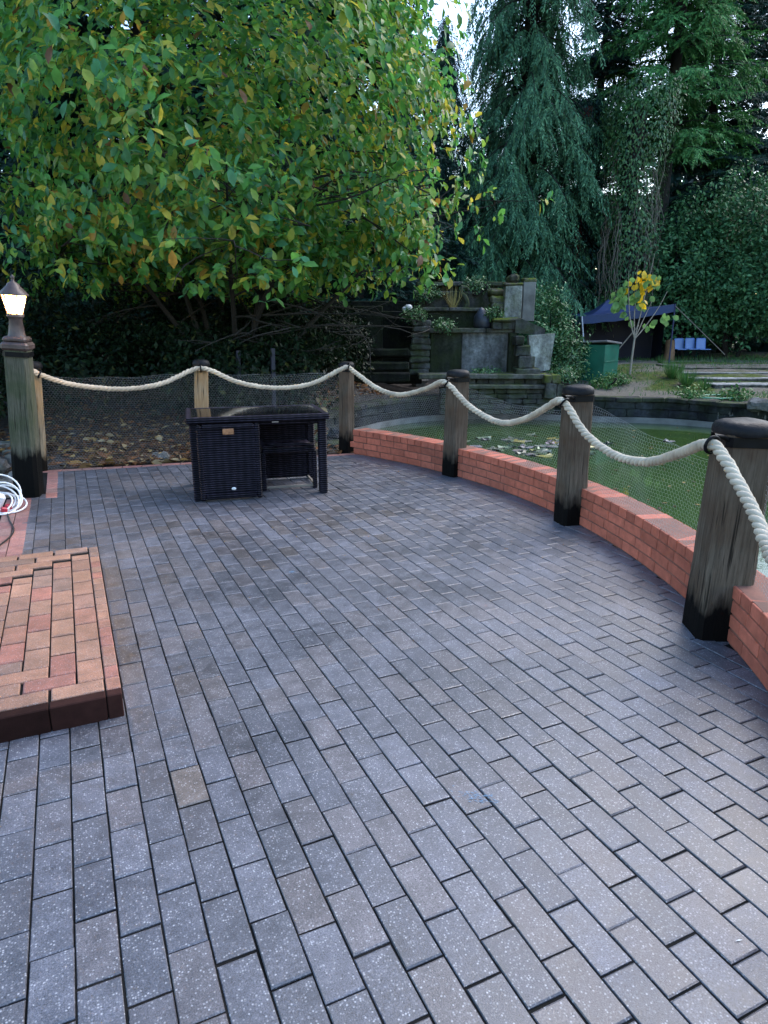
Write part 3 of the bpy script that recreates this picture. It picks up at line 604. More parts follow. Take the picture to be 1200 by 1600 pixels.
# ------------------------------------------------------------------ chicken wire between the posts
def wire(A, B, z0, zA, zB, sag, lab, cell=0.031, wr=0.0006, bulge=0.02):
    A, B = np.array(A[:2]), np.array(B[:2]); L = np.linalg.norm(B - A); d = (B - A) / L; n = np.array([-d[1], d[0]])
    nx = int(L / cell); ch = cell * 0.9; H = max(zA, zB) - z0; ny = int(H / (ch * 0.75)); E0, E1 = [], []
    for j in range(ny):
        for i in range(nx):
            x = (i + (0.5 if j % 2 else 0)) * cell; z = j * ch * 0.75
            v = [(x, z + ch * .25), (x, z + ch * .5 + ch * .25 - ch * .25), (x + cell / 2, z + ch * .75), (x + cell, z + ch * .5)]
            E0 += [(x, z), (x, z + ch * .5), (x + cell / 2, z + ch * .75)]; E1 += [(x, z + ch * .5), (x + cell / 2, z + ch * .75), (x + cell, z + ch * .5)]
    E0, E1 = np.array(E0), np.array(E1)
    topz = lambda s: (zA + (zB - zA) * s / L) - sag * 4 * (s / L) * (1 - s / L) - z0
    keep = (np.maximum(E0[:, 0], E1[:, 0]) < L) & (np.maximum(E0[:, 1], E1[:, 1]) < topz(E0[:, 0])); E0, E1 = E0[keep], E1[keep]
    xs = np.linspace(0, L, 60); tz = topz(xs); E0 = np.vstack([E0, np.c_[xs[:-1], tz[:-1]]]); E1 = np.vstack([E1, np.c_[xs[1:], tz[1:]]])
    def to3(e):
        s, z = e[:, 0], e[:, 1]; w = bulge * np.sin(s * 3.1 + z * 2) + 0.012 * np.sin(s * 9 + z * 7)
        return np.stack([A[0] + d[0] * s + n[0] * w, A[1] + d[1] * s + n[1] * w, z0 + z + 0.006 * np.sin(s * 11)], -1)
    P, Q = to3(E0), to3(E1); D = Q - P; D /= np.linalg.norm(D, axis=1)[:, None]; u = np.cross(D, np.array([n[0], n[1], 0])); u /= np.linalg.norm(u, axis=1)[:, None]; w = np.cross(D, u)
    off = [wr * (math.cos(t) * u + math.sin(t) * w) for t in (0, 2.094, 4.189)]
    V = np.stack([P + off[0], P + off[1], P + off[2], Q + off[0], Q + off[1], Q + off[2]], 1).reshape(-1, 3)
    f = np.array([(0, 1, 4, 3), (1, 2, 5, 4), (2, 0, 3, 5)]); F = (f[None] + (np.arange(len(P)) * 6)[:, None, None]).reshape(-1, 4)
    t = thing('wire_mesh', lab, 'wire fence', (A[0], A[1], z0), 0, 'chicken wire panels between the rope posts')
    o = hold(link('hexagonal_wire', mesh_np('hexagonal_wire', V, F, 'galvanised_wire')), t); o['kind'] = 'stuff'
def beh(k, r): # point on the outer side of post k
    b = RING[k][1]; return b[:2] + r
def rad(k): 
    v = RING[k][1][:2] - WC; return v / np.linalg.norm(v)
wire(beh(0, (0.05, 0.1)), beh(1, (0, 0.1)), -0.02, 0.98, 0.98, 0.03, 'chicken wire panel from the lamp post to the post behind the table')
wire(beh(1, (0, 0.1)), beh(2, (0, 0.1)), -0.02, 0.98, 0.96, 0.03, 'chicken wire panel behind the wicker table')
wire(beh(2, rad(2) * .1), beh(3, rad(3) * .1), 0.30, 0.72, 0.93, 0.06, 'chicken wire panel on the brick wall ahead of the curved pond edge')
wire(beh(3, rad(3) * .1), beh(4, rad(4) * .1), 0.30, 0.90, 0.88, 0.07, 'chicken wire panel on the brick wall below the fountain')
wire(beh(4, rad(4) * .1), beh(5, rad(5) * .11), 0.30, 0.92, 0.80, 0.02, 'chicken wire panel beside the thickest rope post, lily pads behind it')
wire(beh(5, rad(5) * .11), b6 + (b6 - WC) / np.linalg.norm(b6 - WC) * .12, 0.30, 0.86, 0.86, 0.03, 'chicken wire panel from the thickest rope post to the wall end')

# ------------------------------------------------------------------ lamp post
lb = gnd(46, 774); ltop = at(27, 532, 6.72); lamp = thing('lamp_post', 'lit lantern on a stout dark timber post', 'lamp', (lb[0], lb[1], 0))
axis = Vector((ltop[0] - lb[0], ltop[1] - lb[1], ltop[2])); LH = axis.length
lamp.rotation_euler = (Vector((0, 0, 1)).rotation_difference(axis).to_matrix() @ Euler((0, 0, R(-14))).to_matrix()).to_euler()
link('post', post_mesh(0.215, 0.185, LH - 0.02, 0.03, 'lamp_wood', 'post'), lamp)
V, F = octring(0.104, 0.033, LH - 0.13, LH - 0.09, 0.012); link('strap', mesh_np('strap', V, F, 'black_iron'), lamp)
bm = bmesh.new(); box(bm, (0, 0, LH - 0.045), (0.222, 0.222, 0.07), 0.02); box(bm, (0, 0, LH + 0.01), (0.19, 0.19, 0.05), 0.018); link('capital', bm_mesh('capital', bm, 'lamp_iron'), lamp)
V, F = lathe([(0.075, LH + 0.03), (0.066, LH + 0.06), (0.052, LH + 0.17), (0.06, LH + 0.19), (0.072, LH + 0.20), (0.05, LH + 0.215), (0.001, LH + 0.216)], 12); link('neck', mesh_np('neck', V, F, 'lamp_iron', True), lamp)
lz0, lz1, r0, r1 = LH + 0.215, LH + 0.37, 0.058, 0.1
lant = link('lantern', mesh_np('lantern', *lathe([(r0 + .012, lz0 - .012), (r0 + .012, lz0 + .006), (0.02, lz0 + .006), (0.001, lz0 + .006)], 6), 'lamp_iron'), lamp)
link('bulb', mesh_np('bulb', *lathe([(0.001, lz0 + .02), (.016, lz0 + .025), (.02, lz0 + .05), (.036, lz0 + .085), (.034, lz0 + .11), (.018, lz0 + .13), (0.001, lz0 + .134)], 12), 'lamp_bulb', True), lant)
for k in range(6):
    a, b = k * math.pi / 3, (k + 1) * math.pi / 3; e = 0.94
    P = [(r0 * e * math.cos(a), r0 * e * math.sin(a), lz0), (r0 * e * math.cos(b), r0 * e * math.sin(b), lz0), (r1 * e * math.cos(b), r1 * e * math.sin(b), lz1), (r1 * e * math.cos(a), r1 * e * math.sin(a), lz1)]
    link('pane', mesh_np('pane', P, [[0, 1, 2, 3]], 'lamp_glass'), lant)
    link('glazing_bar', mesh_np('glazing_bar', *tube(np.array([(r0 * math.cos(a), r0 * math.sin(a), lz0), (r1 * math.cos(a), r1 * math.sin(a), lz1)]), 0.006, 6), 'lamp_iron'), lant)
link('roof', mesh_np('roof', *lathe([(r1 + .018, lz1), (r1 + .018, lz1 + .012), (0.055, lz1 + .075), (0.05, lz1 + 0.09), (0.015, lz1 + .11), (0.012, lz1 + .13), (0.02, lz1 + .145), (0.001, lz1 + .165)], 6), 'lamp_iron'), lant)

# ------------------------------------------------------------------ wicker table and chairs
tbl = thing('wicker_table', 'dark woven wicker garden table with black glass top', 'table', (1.545, 6.18, 0), R(-9))
TW, TD, TH = 1.25, 0.78, 0.735
def part(name, boxes, mat, parent, bev=0.006):
    bm = bmesh.new()
    for c, s in boxes: box(bm, c, s, bev)
    return link(name, bm_mesh(name, bm, mat), parent)
part('top_frame', [((0, -TD / 2 + .03, TH - .025), (TW, .07, .05)), ((0, TD / 2 - .03, TH - .025), (TW, .07, .05)), ((-TW / 2 + .03, 0, TH - .026), (.07, TD - .08, .048)), ((TW / 2 - .03, 0, TH - .026), (.07, TD - .08, .048))], 'wicker', tbl, 0.012)
part('glass_top', [((0, 0, TH - .008), (TW - .10, TD - .10, .012))], 'black_glass', tbl, 0.002)
part('apron', [((0, TD / 2 - .06, TH - .075), (TW - .12, .03, .05)), ((0, -TD / 2 + .075, TH - .07), (TW - .12, .025, .04))], 'wicker', tbl)
for sx in (-1, 1):
    for sy in (-1, 1): part('leg', [((sx * (TW / 2 - .065), sy * (TD / 2 - .065), (TH - .05) / 2), (.075, .075, TH - .05))], 'wicker', tbl, 0.01)
part('under_panel', [((0, 0, TH - .06), (TW - .14, TD - .16, .012))], 'navy_fabric', tbl, 0)
def chair(name, lab, x, y, rz, dz=0.0):
    c, s_ = math.cos(R(-9)), math.sin(R(-9)); ch = thing(name, lab, 'chair', (1.545 + x * c - y * s_, 6.18 + x * s_ + y * c, 0), R(-9) + rz, 'wicker chairs tucked under the table')
    w, dp, hb = 0.53, 0.50, 0.665    # local -y is the back of the chair
    b = part('backrest', [((0, -dp / 2 + .025, hb / 2 + 0.012), (w - .05, .035, hb - .03))], 'wicker', ch, 0.004)
    part('rim', [((-w / 2 + .02, -dp / 2 + .02, hb / 2 + .01), (.045, .055, hb)), ((w / 2 - .02, -dp / 2 + .02, hb / 2 + .01), (.045, .055, hb)), ((0, -dp / 2 + .02, hb - .012), (w - .085, .053, .045)), ((0, -dp / 2 + .02, .05), (w - .085, .05, .06))], 'wicker', b, 0.012)
    seat = part('seat', [((0, .02, .375), (w - .02, dp - .06, .05))], 'wicker', ch, 0.015)
    P = np.array([(q, dp / 2 - .03, .405 + .03 * math.cos(q / w * 3.0)) for q in np.linspace(-w / 2 + .03, w / 2 - .03, 9)])
    link('front_roll', mesh_np('front_roll', *tube(P, 0.02, 8), 'wicker', True), seat)
    for sx in (-1, 1): part('leg', [((sx * (w / 2 - .025), dp / 2 - .03, .18), (.04, .04, .36))], 'wicker', ch, 0.006)
    part('stretcher', [((0, dp / 2 - .03, .03), (w - .09, .02, .02)), ((-w / 2 + .025, 0, .03), (.02, dp - .12, .02)), ((w / 2 - .025, 0, .03), (.02, dp - .12, .02))], 'grey_stake', ch, 0.002)
    return ch, b
ch, b = chair('wicker_chair', 'wicker chair tucked under the table, its tall woven back outward', -0.275, -0.165, 0)
part('plaque', [((0, -.2575, .615), (.095, .006, .05))], 'brass_plate', b, 0.002)
V, F = lathe([(0.001, 0), (.016, 0), (.016, .004), (0.001, .004)], 14)
link('maker_disc', mesh_np('maker_disc', V * (1.25, .8, 1), F, 'white_plastic'), b, (0.02, -.226 + .0 - .0275, .11), (R(90), 0, 0))
chair('wicker_chair', 'wicker chair tucked under the table from behind, its open front showing', 0.28, 0.1, R(180))
part('clip', [((0.14, -TD / 2 + .06, TH - .062), (.06, .02, .012))], 'steel', tbl, 0.002)

# ------------------------------------------------------------------ white cable coil by the lamp
cb = np.array([-0.62, 6.28, 0.0]); coil = thing('cable_coil', 'tangle of white cable with red plugs beside the lamp post', 'cable', tuple(cb))
for k in range(7):
    a = np.linspace(0, 2 * np.pi, 26); r_ = random.uniform(0.10, 0.17); tilt = random.uniform(0.1, 1.2); az = random.uniform(-.5, .7)
    L = np.stack([r_ * np.cos(a) * math.cos(az) - r_ * np.sin(a) * math.cos(tilt) * math.sin(az), r_ * np.cos(a) * math.sin(az) + r_ * np.sin(a) * math.cos(tilt) * math.cos(az), r_ * np.sin(a) * math.sin(tilt)], -1)
    L += (random.uniform(-.03, .09), random.uniform(-.08, .05), 0); L[:, 2] -= L[:, 2].min() - 0.012
    link('cable_loop', mesh_np('cable_loop', *tube(L, 0.0075, 6), 'white_plastic', True), coil)
bm = bmesh.new(); box(bm, (-.02, -.05, .09), (.10, .07, .16), .02, Euler((.3, .4, .3))); link('reel_body', bm_mesh('reel_body', bm, 'white_plastic'), coil)
for c, r_ in (((.06, -.06, .035), (.2, .1, .4)), ((-.05, -.09, .05), (.5, .2, 1.2)), ((.03, -.13, .03), (0, .3, .2))):
    bm = bmesh.new(); box(bm, c, (.05, .045, .06), .01, Euler(r_)); link('plug', bm_mesh('plug', bm, 'red_plastic'), coil)
P = spline([(cb[0] + .05, cb[1] - .1, .012), (cb[0] + .08, cb[1] - .35, .008), (cb[0] + .13, cb[1] - .75, .008), (cb[0] + .05, cb[1] - 1.1, .008), (cb[0] - .1, cb[1] - 1.5, .008)], 8)
tag(link('black_lead', mesh_np('black_lead', *tube(P, 0.006, 6), 'black_rubber', True)), 'thin black electric lead trailing over the red edge bricks', 'cable')

# ------------------------------------------------------------------ trees
def limb(p0, d, L, n=8, curl=0.35, up_=0.1):
    P = [np.array(p0, float)]; d = np.array(d, float); d /= np.linalg.norm(d)
    for i in range(n):
        d = d + rng.normal(size=3) * curl / n + np.array([0, 0, up_ / n]); d /= np.linalg.norm(d); P.append(P[-1] + d * L / n)
    return np.array(P)
# --- magnolia
MB_ = at(365, 560, 12.3); mz = float(hgt(MB_[0], MB_[1]))
mag = thing('magnolia_tree', 'broad spreading tree with large green and yellow autumn leaves', 'tree', (MB_[0], MB_[1], mz))
view = HF.copy(); limbs = []; tips = []
for k in range(9):
    az = k / 9 * 2 * math.pi + random.uniform(-.3, .3); sp = random.uniform(0.18, 0.85)
    d = np.array([math.cos(az) * sp, math.sin(az) * sp, 1.0]); P = limb((0.1 * math.cos(az), 0.1 * math.sin(az), -0.05), d, random.uniform(4.0, 5.6), 12, 0.5, 0.15)
    limbs.append((P, np.linspace(0.065, 0.009, len(P))))
    for j in range(13):
        i = random.randint(2, len(P) - 2); a2 = random.uniform(0, 6.28); dd = np.array([math.cos(a2), math.sin(a2), random.uniform(-.25, .6)])
        dd[:2] += P[i][:2] / (np.linalg.norm(P[i][:2]) + .3) * 0.9
        Q = limb(P[i], dd, random.uniform(1.2, 2.6), 8, 0.6, -0.15); limbs.append((Q, np.linspace(0.018, 0.004, len(Q))))
        for jj in range(4):
            i2 = random.randint(3, len(Q) - 1); a3 = random.uniform(0, 6.28); S = limb(Q[i2], (math.cos(a3), math.sin(a3), random.uniform(-.5, .4)), random.uniform(.4, 1.0), 5, 0.7, -0.1); limbs.append((S, np.linspace(0.009, 0.003, len(S)))); tips.append(S[-1])
skirt = []
for k in range(26):      # boughs that hang below the crown's edge on the open side
    a3 = random.uniform(0, 6.28) if k % 3 else math.atan2(-HF[1], -HF[0]) + random.uniform(-1.5, 1.5); r3 = random.uniform(1.4, 3.4)
    P = limb((math.cos(a3) * r3 * .7, math.sin(a3) * r3 * .7, random.uniform(2.7, 3.4)), (math.cos(a3), math.sin(a3), random.uniform(-.75, -.25)), random.uniform(1.1, 1.9), 8, .5, -.4); limbs.append((P, np.linspace(.016, .003, len(P))))
    for q in P[3:]:
        for _ in range(random.randint(1, 3)): skirt.append(q + rng.normal(size=3) * .13)
V, F = join([tube(p, r_, 6) for p, r_ in limbs]); trunk = link('trunk', mesh_np('trunk', V, F, 'bark', True), mag)
# crown: leaf whorls spread through a lobed volume
RX, RZ, CZ = 3.85, 3.75, 4.6 - mz
def crown_pts(n):
    out = []
    while len(out) < n:
        u = unit(1)[0]; rad_ = random.random() ** 0.33
        rad_ = 0.5 + 0.5 * rad_ if random.random() < 0.8 else rad_
        th = math.atan2(u[1], u[0]); lob = 1 + 0.10 * math.sin(5 * th + 3 * u[2]) + 0.09 * math.sin(9 * th + 7 * u[2] + 1.3) + 0.06 * math.sin(14 * u[2] + 4 * th)
        p = np.array([u[0] * RX, u[1] * RX * 0.92, u[2] * RZ]) * rad_ * lob
        if p[2] < -1.95: p[2] = -1.95 - (p[2] + 1.95) * 0.3 + random.uniform(-.7, .2) * (1 if random.random() < .5 else .2)
        out.append(p + (0, 0, CZ))
    return np.array(out)
wh = np.vstack([crown_pts(6400), np.array([q for q in tips if q[2] > 1.75])])
hidden_gap = np.sin(wh[:, 0] * 2.6 + 1) * np.sin(wh[:, 1] * 2.2) * np.sin(wh[:, 2] * 2.9 + .5) > -0.33; wh = np.vstack([wh[hidden_gap], np.array(skirt)])
LP, LD, LN, LS, LC = [], [], [], [], []
def leaf_colour(p):
    r_ = random.random(); k = random.uniform(0.75, 1.25)
    if r_ < 0.50: c = (0.08, 0.23, 0.045)
    elif r_ < 0.69: c = (0.06, 0.2, 0.09)
    elif r_ < 0.89: c = (0.18, 0.30, 0.045)
    elif r_ < 0.97: c = (0.42, 0.37, 0.05)
    elif r_ < 0.988: c = (0.32, 0.19, 0.035)
    else: c = (0.13, 0.06, 0.02)
    return [x * k for x in c]
for p in wh:
    outd = (p - (0, 0, CZ - 1.0)); outd /= np.linalg.norm(outd) + 1e-6; m_ = random.randint(5, 8); a0 = random.uniform(0, 6.28); warm = random.random() < 0.15
    ax1 = np.cross(outd, (0.3, 0.2, 1.0)); ax1 /= np.linalg.norm(ax1) + 1e-9; ax2 = np.cross(outd, ax1)
    for k in range(m_):
        a = a0 + k * 6.283 / m_ + random.uniform(-.3, .3); d = (math.cos(a) * ax1 + math.sin(a) * ax2) + outd * random.uniform(0.0, 0.7) + np.array([0, 0, random.uniform(-1.0, 0.1)])
        LP.append(p + rng.normal(size=3) * 0.05); LD.append(d); LN.append(np.array([0, 0, 1.0]) + outd * 0.6 + rng.normal(size=3) * 0.35); LS.append(random.uniform(0.09, 0.215))
        c = leaf_colour(p); LC.append([0.5 * x + 0.5 * y for x, y in zip(c, (0.30, 0.27, 0.04))] if warm and random.random() < .5 else c)
LP, LD, LN, LS, LC = map(np.array, (LP, LD, LN, LS, LC))
dcam = np.linalg.norm(LP + np.array([MB_[0], MB_[1], mz]) - np.array([0, 0, CAMH]), axis=1); order = np.argsort(dcam); front, rest = order[:300], order[300:]
V, F = scatter(LEAF_T, LEAF_F, LP[rest], LD[rest], LN[rest], LS[rest]); fol = link('foliage', mesh_np('foliage', V, F, 'magnolia_foliage', True, np.repeat(LC[rest], len(LEAF_T), 0)), mag); fol['kind'] = 'stuff'
leaf_me = mesh_np('leaf', LEAF_T, LEAF_F, 'magnolia_leaf', True); FM = frames(LD[front], LN[front])
for i, k in enumerate(front):
    o = link('leaf', leaf_me, mag); o.matrix_local = Matrix.Translation(LP[k]) @ Matrix(FM[i].tolist()).to_4x4() @ Matrix.Scale(float(LS[k]), 4); o.color = (*LC[k], 1)

# --- conifers
def conifer_meshes(H, Rb, nbr, style, z_min=0.06, leafn=16, seed=0, needle=0.20, mat='weeping_needles'):
    r = np.random.default_rng(seed); tl = []; P_, D_, N_, S_ = [], [], [], []
    tp = np.stack([0.12 * np.sin(np.linspace(0, 3, 10)), 0.1 * np.cos(np.linspace(0, 2, 10)), np.linspace(-0.1, H, 10)], -1); tl.append((tp, np.linspace(H * 0.022, 0.02, 10)))
    for b in range(nbr):
        hz = z_min + (1 - z_min) * r.random() ** 0.9; h = H * hz; az = r.random() * 6.283; L = Rb * (1 - hz) ** 0.62 * r.uniform(0.65, 1.15) + 0.25
        rise, fall = (0.25, 0.75) if style == 'weep' else ((0.3, 0.38) if style == 'feather' else (0.12, 0.25))
        t = np.linspace(0, 1, 7); o = np.array([math.cos(az), math.sin(az)])
        Q = np.stack([o[0] * L * t, o[1] * L * t, h + rise * L * t - fall * L * t ** 2], -1); tl.append((Q, np.linspace(0.03, 0.006, 7)))
        ns = max(4, int(L * (11 if style == 'weep' else 10)))
        for s in range(ns):
            u = r.uniform(0.18, 1.0); q = np.array([o[0] * L * u, o[1] * L * u, h + rise * L * u - fall * L * u * u]); side = np.array([-o[1], o[0], 0]) * r.choice([-1, 1])
            if style == 'weep': dirn = np.array([o[0] * .25, o[1] * .25, -1.0]) + r.normal(size=3) * .22 + side * .25; ln = r.uniform(.45, 1.25)
            elif style == 'feather': dirn = np.array([o[0] * .6, o[1] * .6, -.55]) + r.normal(size=3) * .3 + side * .6; ln = r.uniform(.4, .9)
            else: dirn = np.array([o[0] * .5, o[1] * .5, -.16]) + r.normal(size=3) * .16 + side * .9; ln = r.uniform(.4, .95)
            dirn /= np.linalg.norm(dirn); k = np.arange(leafn); w = (k + 1) / leafn * ln
            sd = np.cross(dirn, r.normal(size=3)); sd /= np.linalg.norm(sd); sg = np.where(k % 2, 1, -1)[:, None]
            P_.append(q + dirn * w[:, None] + np.array([0, 0, -.10]) * (w ** 2)[:, None]); D_.append(dirn * 0.9 + sd * sg * 0.75 + np.array([0, 0, -.25]) + r.normal(size=(leafn, 3)) * .15); N_.append(np.tile(np.array([o[0], o[1], .8]), (leafn, 1)) + r.normal(size=(leafn, 3)) * .5); S_.append(np.full(leafn, needle) * r.uniform(.7, 1.2, leafn))
    V, F = scatter(ND_T * (1.25, 1, 1), ND_F, np.vstack(P_), np.vstack(D_), np.vstack(N_), np.concatenate(S_)); V2, F2 = join([tube(p, q, 6) for p, q in tl])
    return mesh_np('trunk', V2, F2, 'bark', True), mesh_np('crown', V, F, mat, False)
CON = {'weepA': conifer_meshes(21, 2.9, 460, 'weep', .11, 26, 1, .14), 'dark': conifer_meshes(20, 3.6, 260, 'layer', .03, 20, 2, .18, 'dark_needles'),
       'feather': conifer_meshes(20, 3.8, 300, 'feather', .36, 24, 3, .15, 'green_needles'), 'darkweep': conifer_meshes(19, 2.7, 230, 'weep', .03, 20, 4, .17, 'dark_needles')}
def conifer(kind, px, dist, sc, rz, label, name='conifer', group=None, sxy=1.0):
    p = at(px, 500, dist); z = float(hgt(p[0], p[1])); t = thing(name, label, 'tree', (p[0], p[1], z - 0.02), rz, group); t.scale = (sc * sxy, sc * sxy, sc)
    link('trunk', CON[kind][0], t); c = link('crown', CON[kind][1], t); return t
conifer('weepA', 806, 27.6, 1.08, 0.4, 'tall weeping conifer with hanging blue green sprays behind the fountain', 'weeping_conifer')
conifer('darkweep', 690, 27, .62, 1.0, 'dark drooping conifer between the autumn leaved tree and the weeping conifer', 'weeping_conifer')
conifer('darkweep', 615, 25, 0.6, 3.0, 'dark drooping conifer rising behind the right side of the autumn leaved tree', 'weeping_conifer')
conifer('feather', 1015, 30, 1.0, 0.2, 'feathery green conifer with bare lower trunk above the blue canopy', 'conifer')
conifer('dark', 1140, 35, 0.8, 1.2, 'dark cedar with flat layered boughs behind the blue chairs', 'cedar_tree')
conifer('dark', 915, 31, .8, 2.2, 'dark cedar in the gap behind the weeping conifer', 'cedar_tree')
conifer('dark', 1075, 33, .85, 4.0, 'dark cedar behind the feathery green conifer', 'cedar_tree')
for k, (px, d, s_, lab) in enumerate(((-60, 19, .95, 'dark fir in the wood beyond the lamp post'), (120, 21, 1.0, 'dark fir behind the left half of the autumn leaved tree'), (275, 19.5, 1.0, 'dark fir straight behind the stems of the autumn leaved tree'), (455, 21, 1.0, 'dark fir behind the right half of the autumn leaved tree'), (545, 23, .9, 'dark fir beside the dark doorway left of the fountain'))):
    conifer('dark', px, d, s_, k * 1.3, lab, 'fir_tree', 'dark firs behind the autumn leaved tree', 1.15)
# reddish bare trunk
p = at(893, 520, 29); t = thing('red_trunk_tree', 'tree with stout reddish bark trunk left of the blue canopy', 'tree', (p[0], p[1], hgt(p[0], p[1]) - .05))
a = np.linspace(0, 9, 14); link('trunk', mesh_np('trunk', *tube(np.stack([.05 * np.sin(a), .04 * np.cos(a), a], -1), .17 + .16 * np.exp(-a * 1.2), 12), 'red_bark', True), t)
n = 5200; az = rng.random(n) * 6.283; zz = 2.2 + rng.random(n) * 7.2; rr = (.3 + 1.5 * rng.random(n) ** .6) * (1 - (zz - 2.2) / 11); P = np.stack([np.cos(az) * rr, np.sin(az) * rr, zz - rr * .35], -1)
V, F = scatter(ND_T * (1.3, 1, 1), ND_F, P, np.stack([np.cos(az), np.sin(az), np.full(n, -.9)], -1) + rng.normal(size=(n, 3)) * .4, rng.normal(size=(n, 3)) * .4 + (0, 0, 1), rng.uniform(.12, .26, n)); link('crown', mesh_np('crown', V, F, 'dark_needles'), t)
# --- leafy masses
def leafy(name, label, cat, base, rx, ry, h, n, size, mat, gaps=0.35, seed=0, stems=5, group=None, low=0.0):
    r = np.random.default_rng(seed); t = thing(name, label, cat, tuple(base), 0, group)
    u = r.normal(size=(n * 2, 3)); u /= np.linalg.norm(u, axis=1)[:, None]; u = u[u[:, 2] > -0.75][:n]; th = np.arctan2(u[:, 1], u[:, 0])
    lob = 1 + .14 * np.sin(4 * th + seed) + .12 * np.sin(7 * u[:, 2] + 3 * th + seed * 2) + .07 * np.sin(13 * th + 9 * u[:, 2]); rr = (0.55 + .45 * r.random(len(u)) ** .5) * lob
    P = u * np.array([rx, ry, h * .5]) * rr[:, None] + np.array([0, 0, h * (.5 + low)]); P[:, 2] = np.maximum(P[:, 2], 0.03 + .1 * r.random(len(P)))
    kk = np.sin(P[:, 0] * 3.3 + seed) * np.sin(P[:, 1] * 3.1) * np.sin(P[:, 2] * 3.7 + seed) > -gaps; P, u = P[kk], u[kk]; m_ = 4
    PP = np.repeat(P, m_, 0) + r.normal(size=(len(P) * m_, 3)) * size * .8; D = r.normal(size=PP.shape) + np.repeat(u, m_, 0) * .6 + np.array([0, 0, -.4]); N = np.repeat(u, m_, 0) * .8 + np.array([0, 0, .8]) + r.normal(size=PP.shape) * .4
    V, F = scatter(SM_T, SM_F, PP, D, N, size * r.uniform(.7, 1.3, len(PP))); lf = link('foliage', mesh_np('foliage', V, F, mat), t)
    st = []
    for k in range(stems):
        a = r.random() * 6.283; e = np.array([math.cos(a) * rx * .5, math.sin(a) * ry * .5, h * r.uniform(.5, .85)]); s0 = np.array([math.cos(a) * .1 * rx, math.sin(a) * .1 * ry, -.05]); m2 = (s0 + e) / 2 + r.normal(size=3) * .1; st.append((spline([s0, m2, e], 5), np.linspace(.03 + .008 * h, .008, 11)))
    V, F = join([tube(p_, q_, 6) for p_, q_ in st]); link('stem', mesh_np('stem', V, F, 'bark', True), t); return t
def gp(px, dist): 
    p = at(px, 500, dist); return (p[0], p[1], float(hgt(p[0], p[1])) - .02)
leafy('laurel_bush', 'tall glossy laurel bush over the blue plastic chairs', 'bush', gp(1080, 29.2), 2.2, 1.6, 5.8, 3000, .17, 'laurel_leaves', .3, 1)
leafy('laurel_bush', 'glossy laurel bush between two others behind the terrace lawn', 'bush', gp(1150, 29.6), 2.4, 1.6, 6.4, 3400, .17, 'laurel_leaves', .3, 2)
leafy('laurel_bush', 'glossy laurel bush at the far end of the terrace steps', 'bush', gp(1235, 29.2), 2.5, 1.7, 6.0, 3200, .17, 'laurel_leaves', .3, 3)
# ivy clad trunk
p = gp(972, 27.9); t = thing('ivy_trunk', 'thick bare trunk wrapped in trailing ivy above the blue canopy', 'tree', p)
a = np.linspace(0, 8.7, 14); link('trunk', mesh_np('trunk', *tube(np.stack([.12 * np.sin(a * .7), .1 * np.cos(a), a], -1), .42 - .02 * a, 12), 'bark', True), t)
n = 11000; zz = rng.random(n) ** .7 * 8.8 + .3; th = rng.random(n) * 6.283; wid = .75 + .25 * np.sin(zz * 1.3) * np.cos(th * 2) + .35 * sstep(zz, 5.5, 8) ; P = np.stack([np.cos(th) * wid, np.sin(th) * wid, zz], -1) + rng.normal(size=(n, 3)) * .1
V, F = scatter(SM_T, SM_F, P, np.stack([np.cos(th) * .3, np.sin(th) * .3, -np.ones(n)], -1) + rng.normal(size=(n, 3)) * .4, np.stack([np.cos(th), np.sin(th), np.full(n, .5)], -1) + rng.normal(size=(n, 3)) * .3, rng.uniform(.08, .17, n)); link('ivy', mesh_np('ivy', V, F, 'ivy_leaves'), t)
vines = []
for k in range(110):
    th0 = random.uniform(0, 6.28); rr = random.uniform(.6, 1.0); z1 = random.uniform(3.5, 7.8); z0 = z1 - random.uniform(2, 4.5); q = np.linspace(0, 1, 7); vines.append((np.stack([np.cos(th0 + q * .3) * (rr + .1 * q), np.sin(th0 + q * .3) * (rr + .1 * q), z1 + (z0 - z1) * q], -1) + rng.normal(size=(7, 3)) * .09, .009))
link('vine', tubes('vine', vines, 'grey_stake', 4), t)
leafy('green_bush', 'bright green feathery bush against the right side of the fountain', 'bush', gp(850, 18.6), .75, .6, 2.2, 1500, .10, 'laurel_leaves', .35, 5)
leafy('brown_bush', 'low scrubby bush between the fountain and the green box', 'bush', gp(893, 18.4), .55, .5, 1.05, 1100, .085, 'ivy_leaves', .3, 6)
UND = [(-70, 11.6, 1.3, 2.0, 'dark shrub at the edge of the wood beyond the lamp post'), (40, 12.6, 1.3, 2.4, 'dark shrub seen past the lantern of the lamp post'), (150, 11.8, 1.1, 1.5, 'low dark shrub above the leaf litter right of the lamp post'), (235, 13.2, 1.2, 2.0, 'dark shrub under the left boughs of the autumn leaved tree'), (330, 13.8, 1.2, 1.7, 'dark shrub behind the rope post at the wicker table'), (415, 13.4, 1.1, 1.6, 'dark shrub above the right end of the wicker table'), (280, 11.3, .9, 1.35, 'dark shrub added to hide the stems of the autumn leaved tree as shade would, nearer the lamp'), (355, 11.0, .8, 1.15, 'small dark shrub added to hide the stems of the autumn leaved tree as shade would'), (440, 11.6, .9, 1.3, 'dark shrub added to hide the stems of the autumn leaved tree as shade would, nearer the fountain'), (500, 14.4, 1.0, 1.5, 'dark shrub left of the post at the wall end')]  # shrubs before the stems are added, hiding them as deep shade would
for k, (px, d, rx, h, lab) in enumerate(UND): leafy('dark_shrub', lab, 'shrub', gp(px, d), rx, 1.0, h, 1500, .095, 'dark_leaves', .38, 20 + k, 5, 'dark shrubs under the autumn leaved tree')
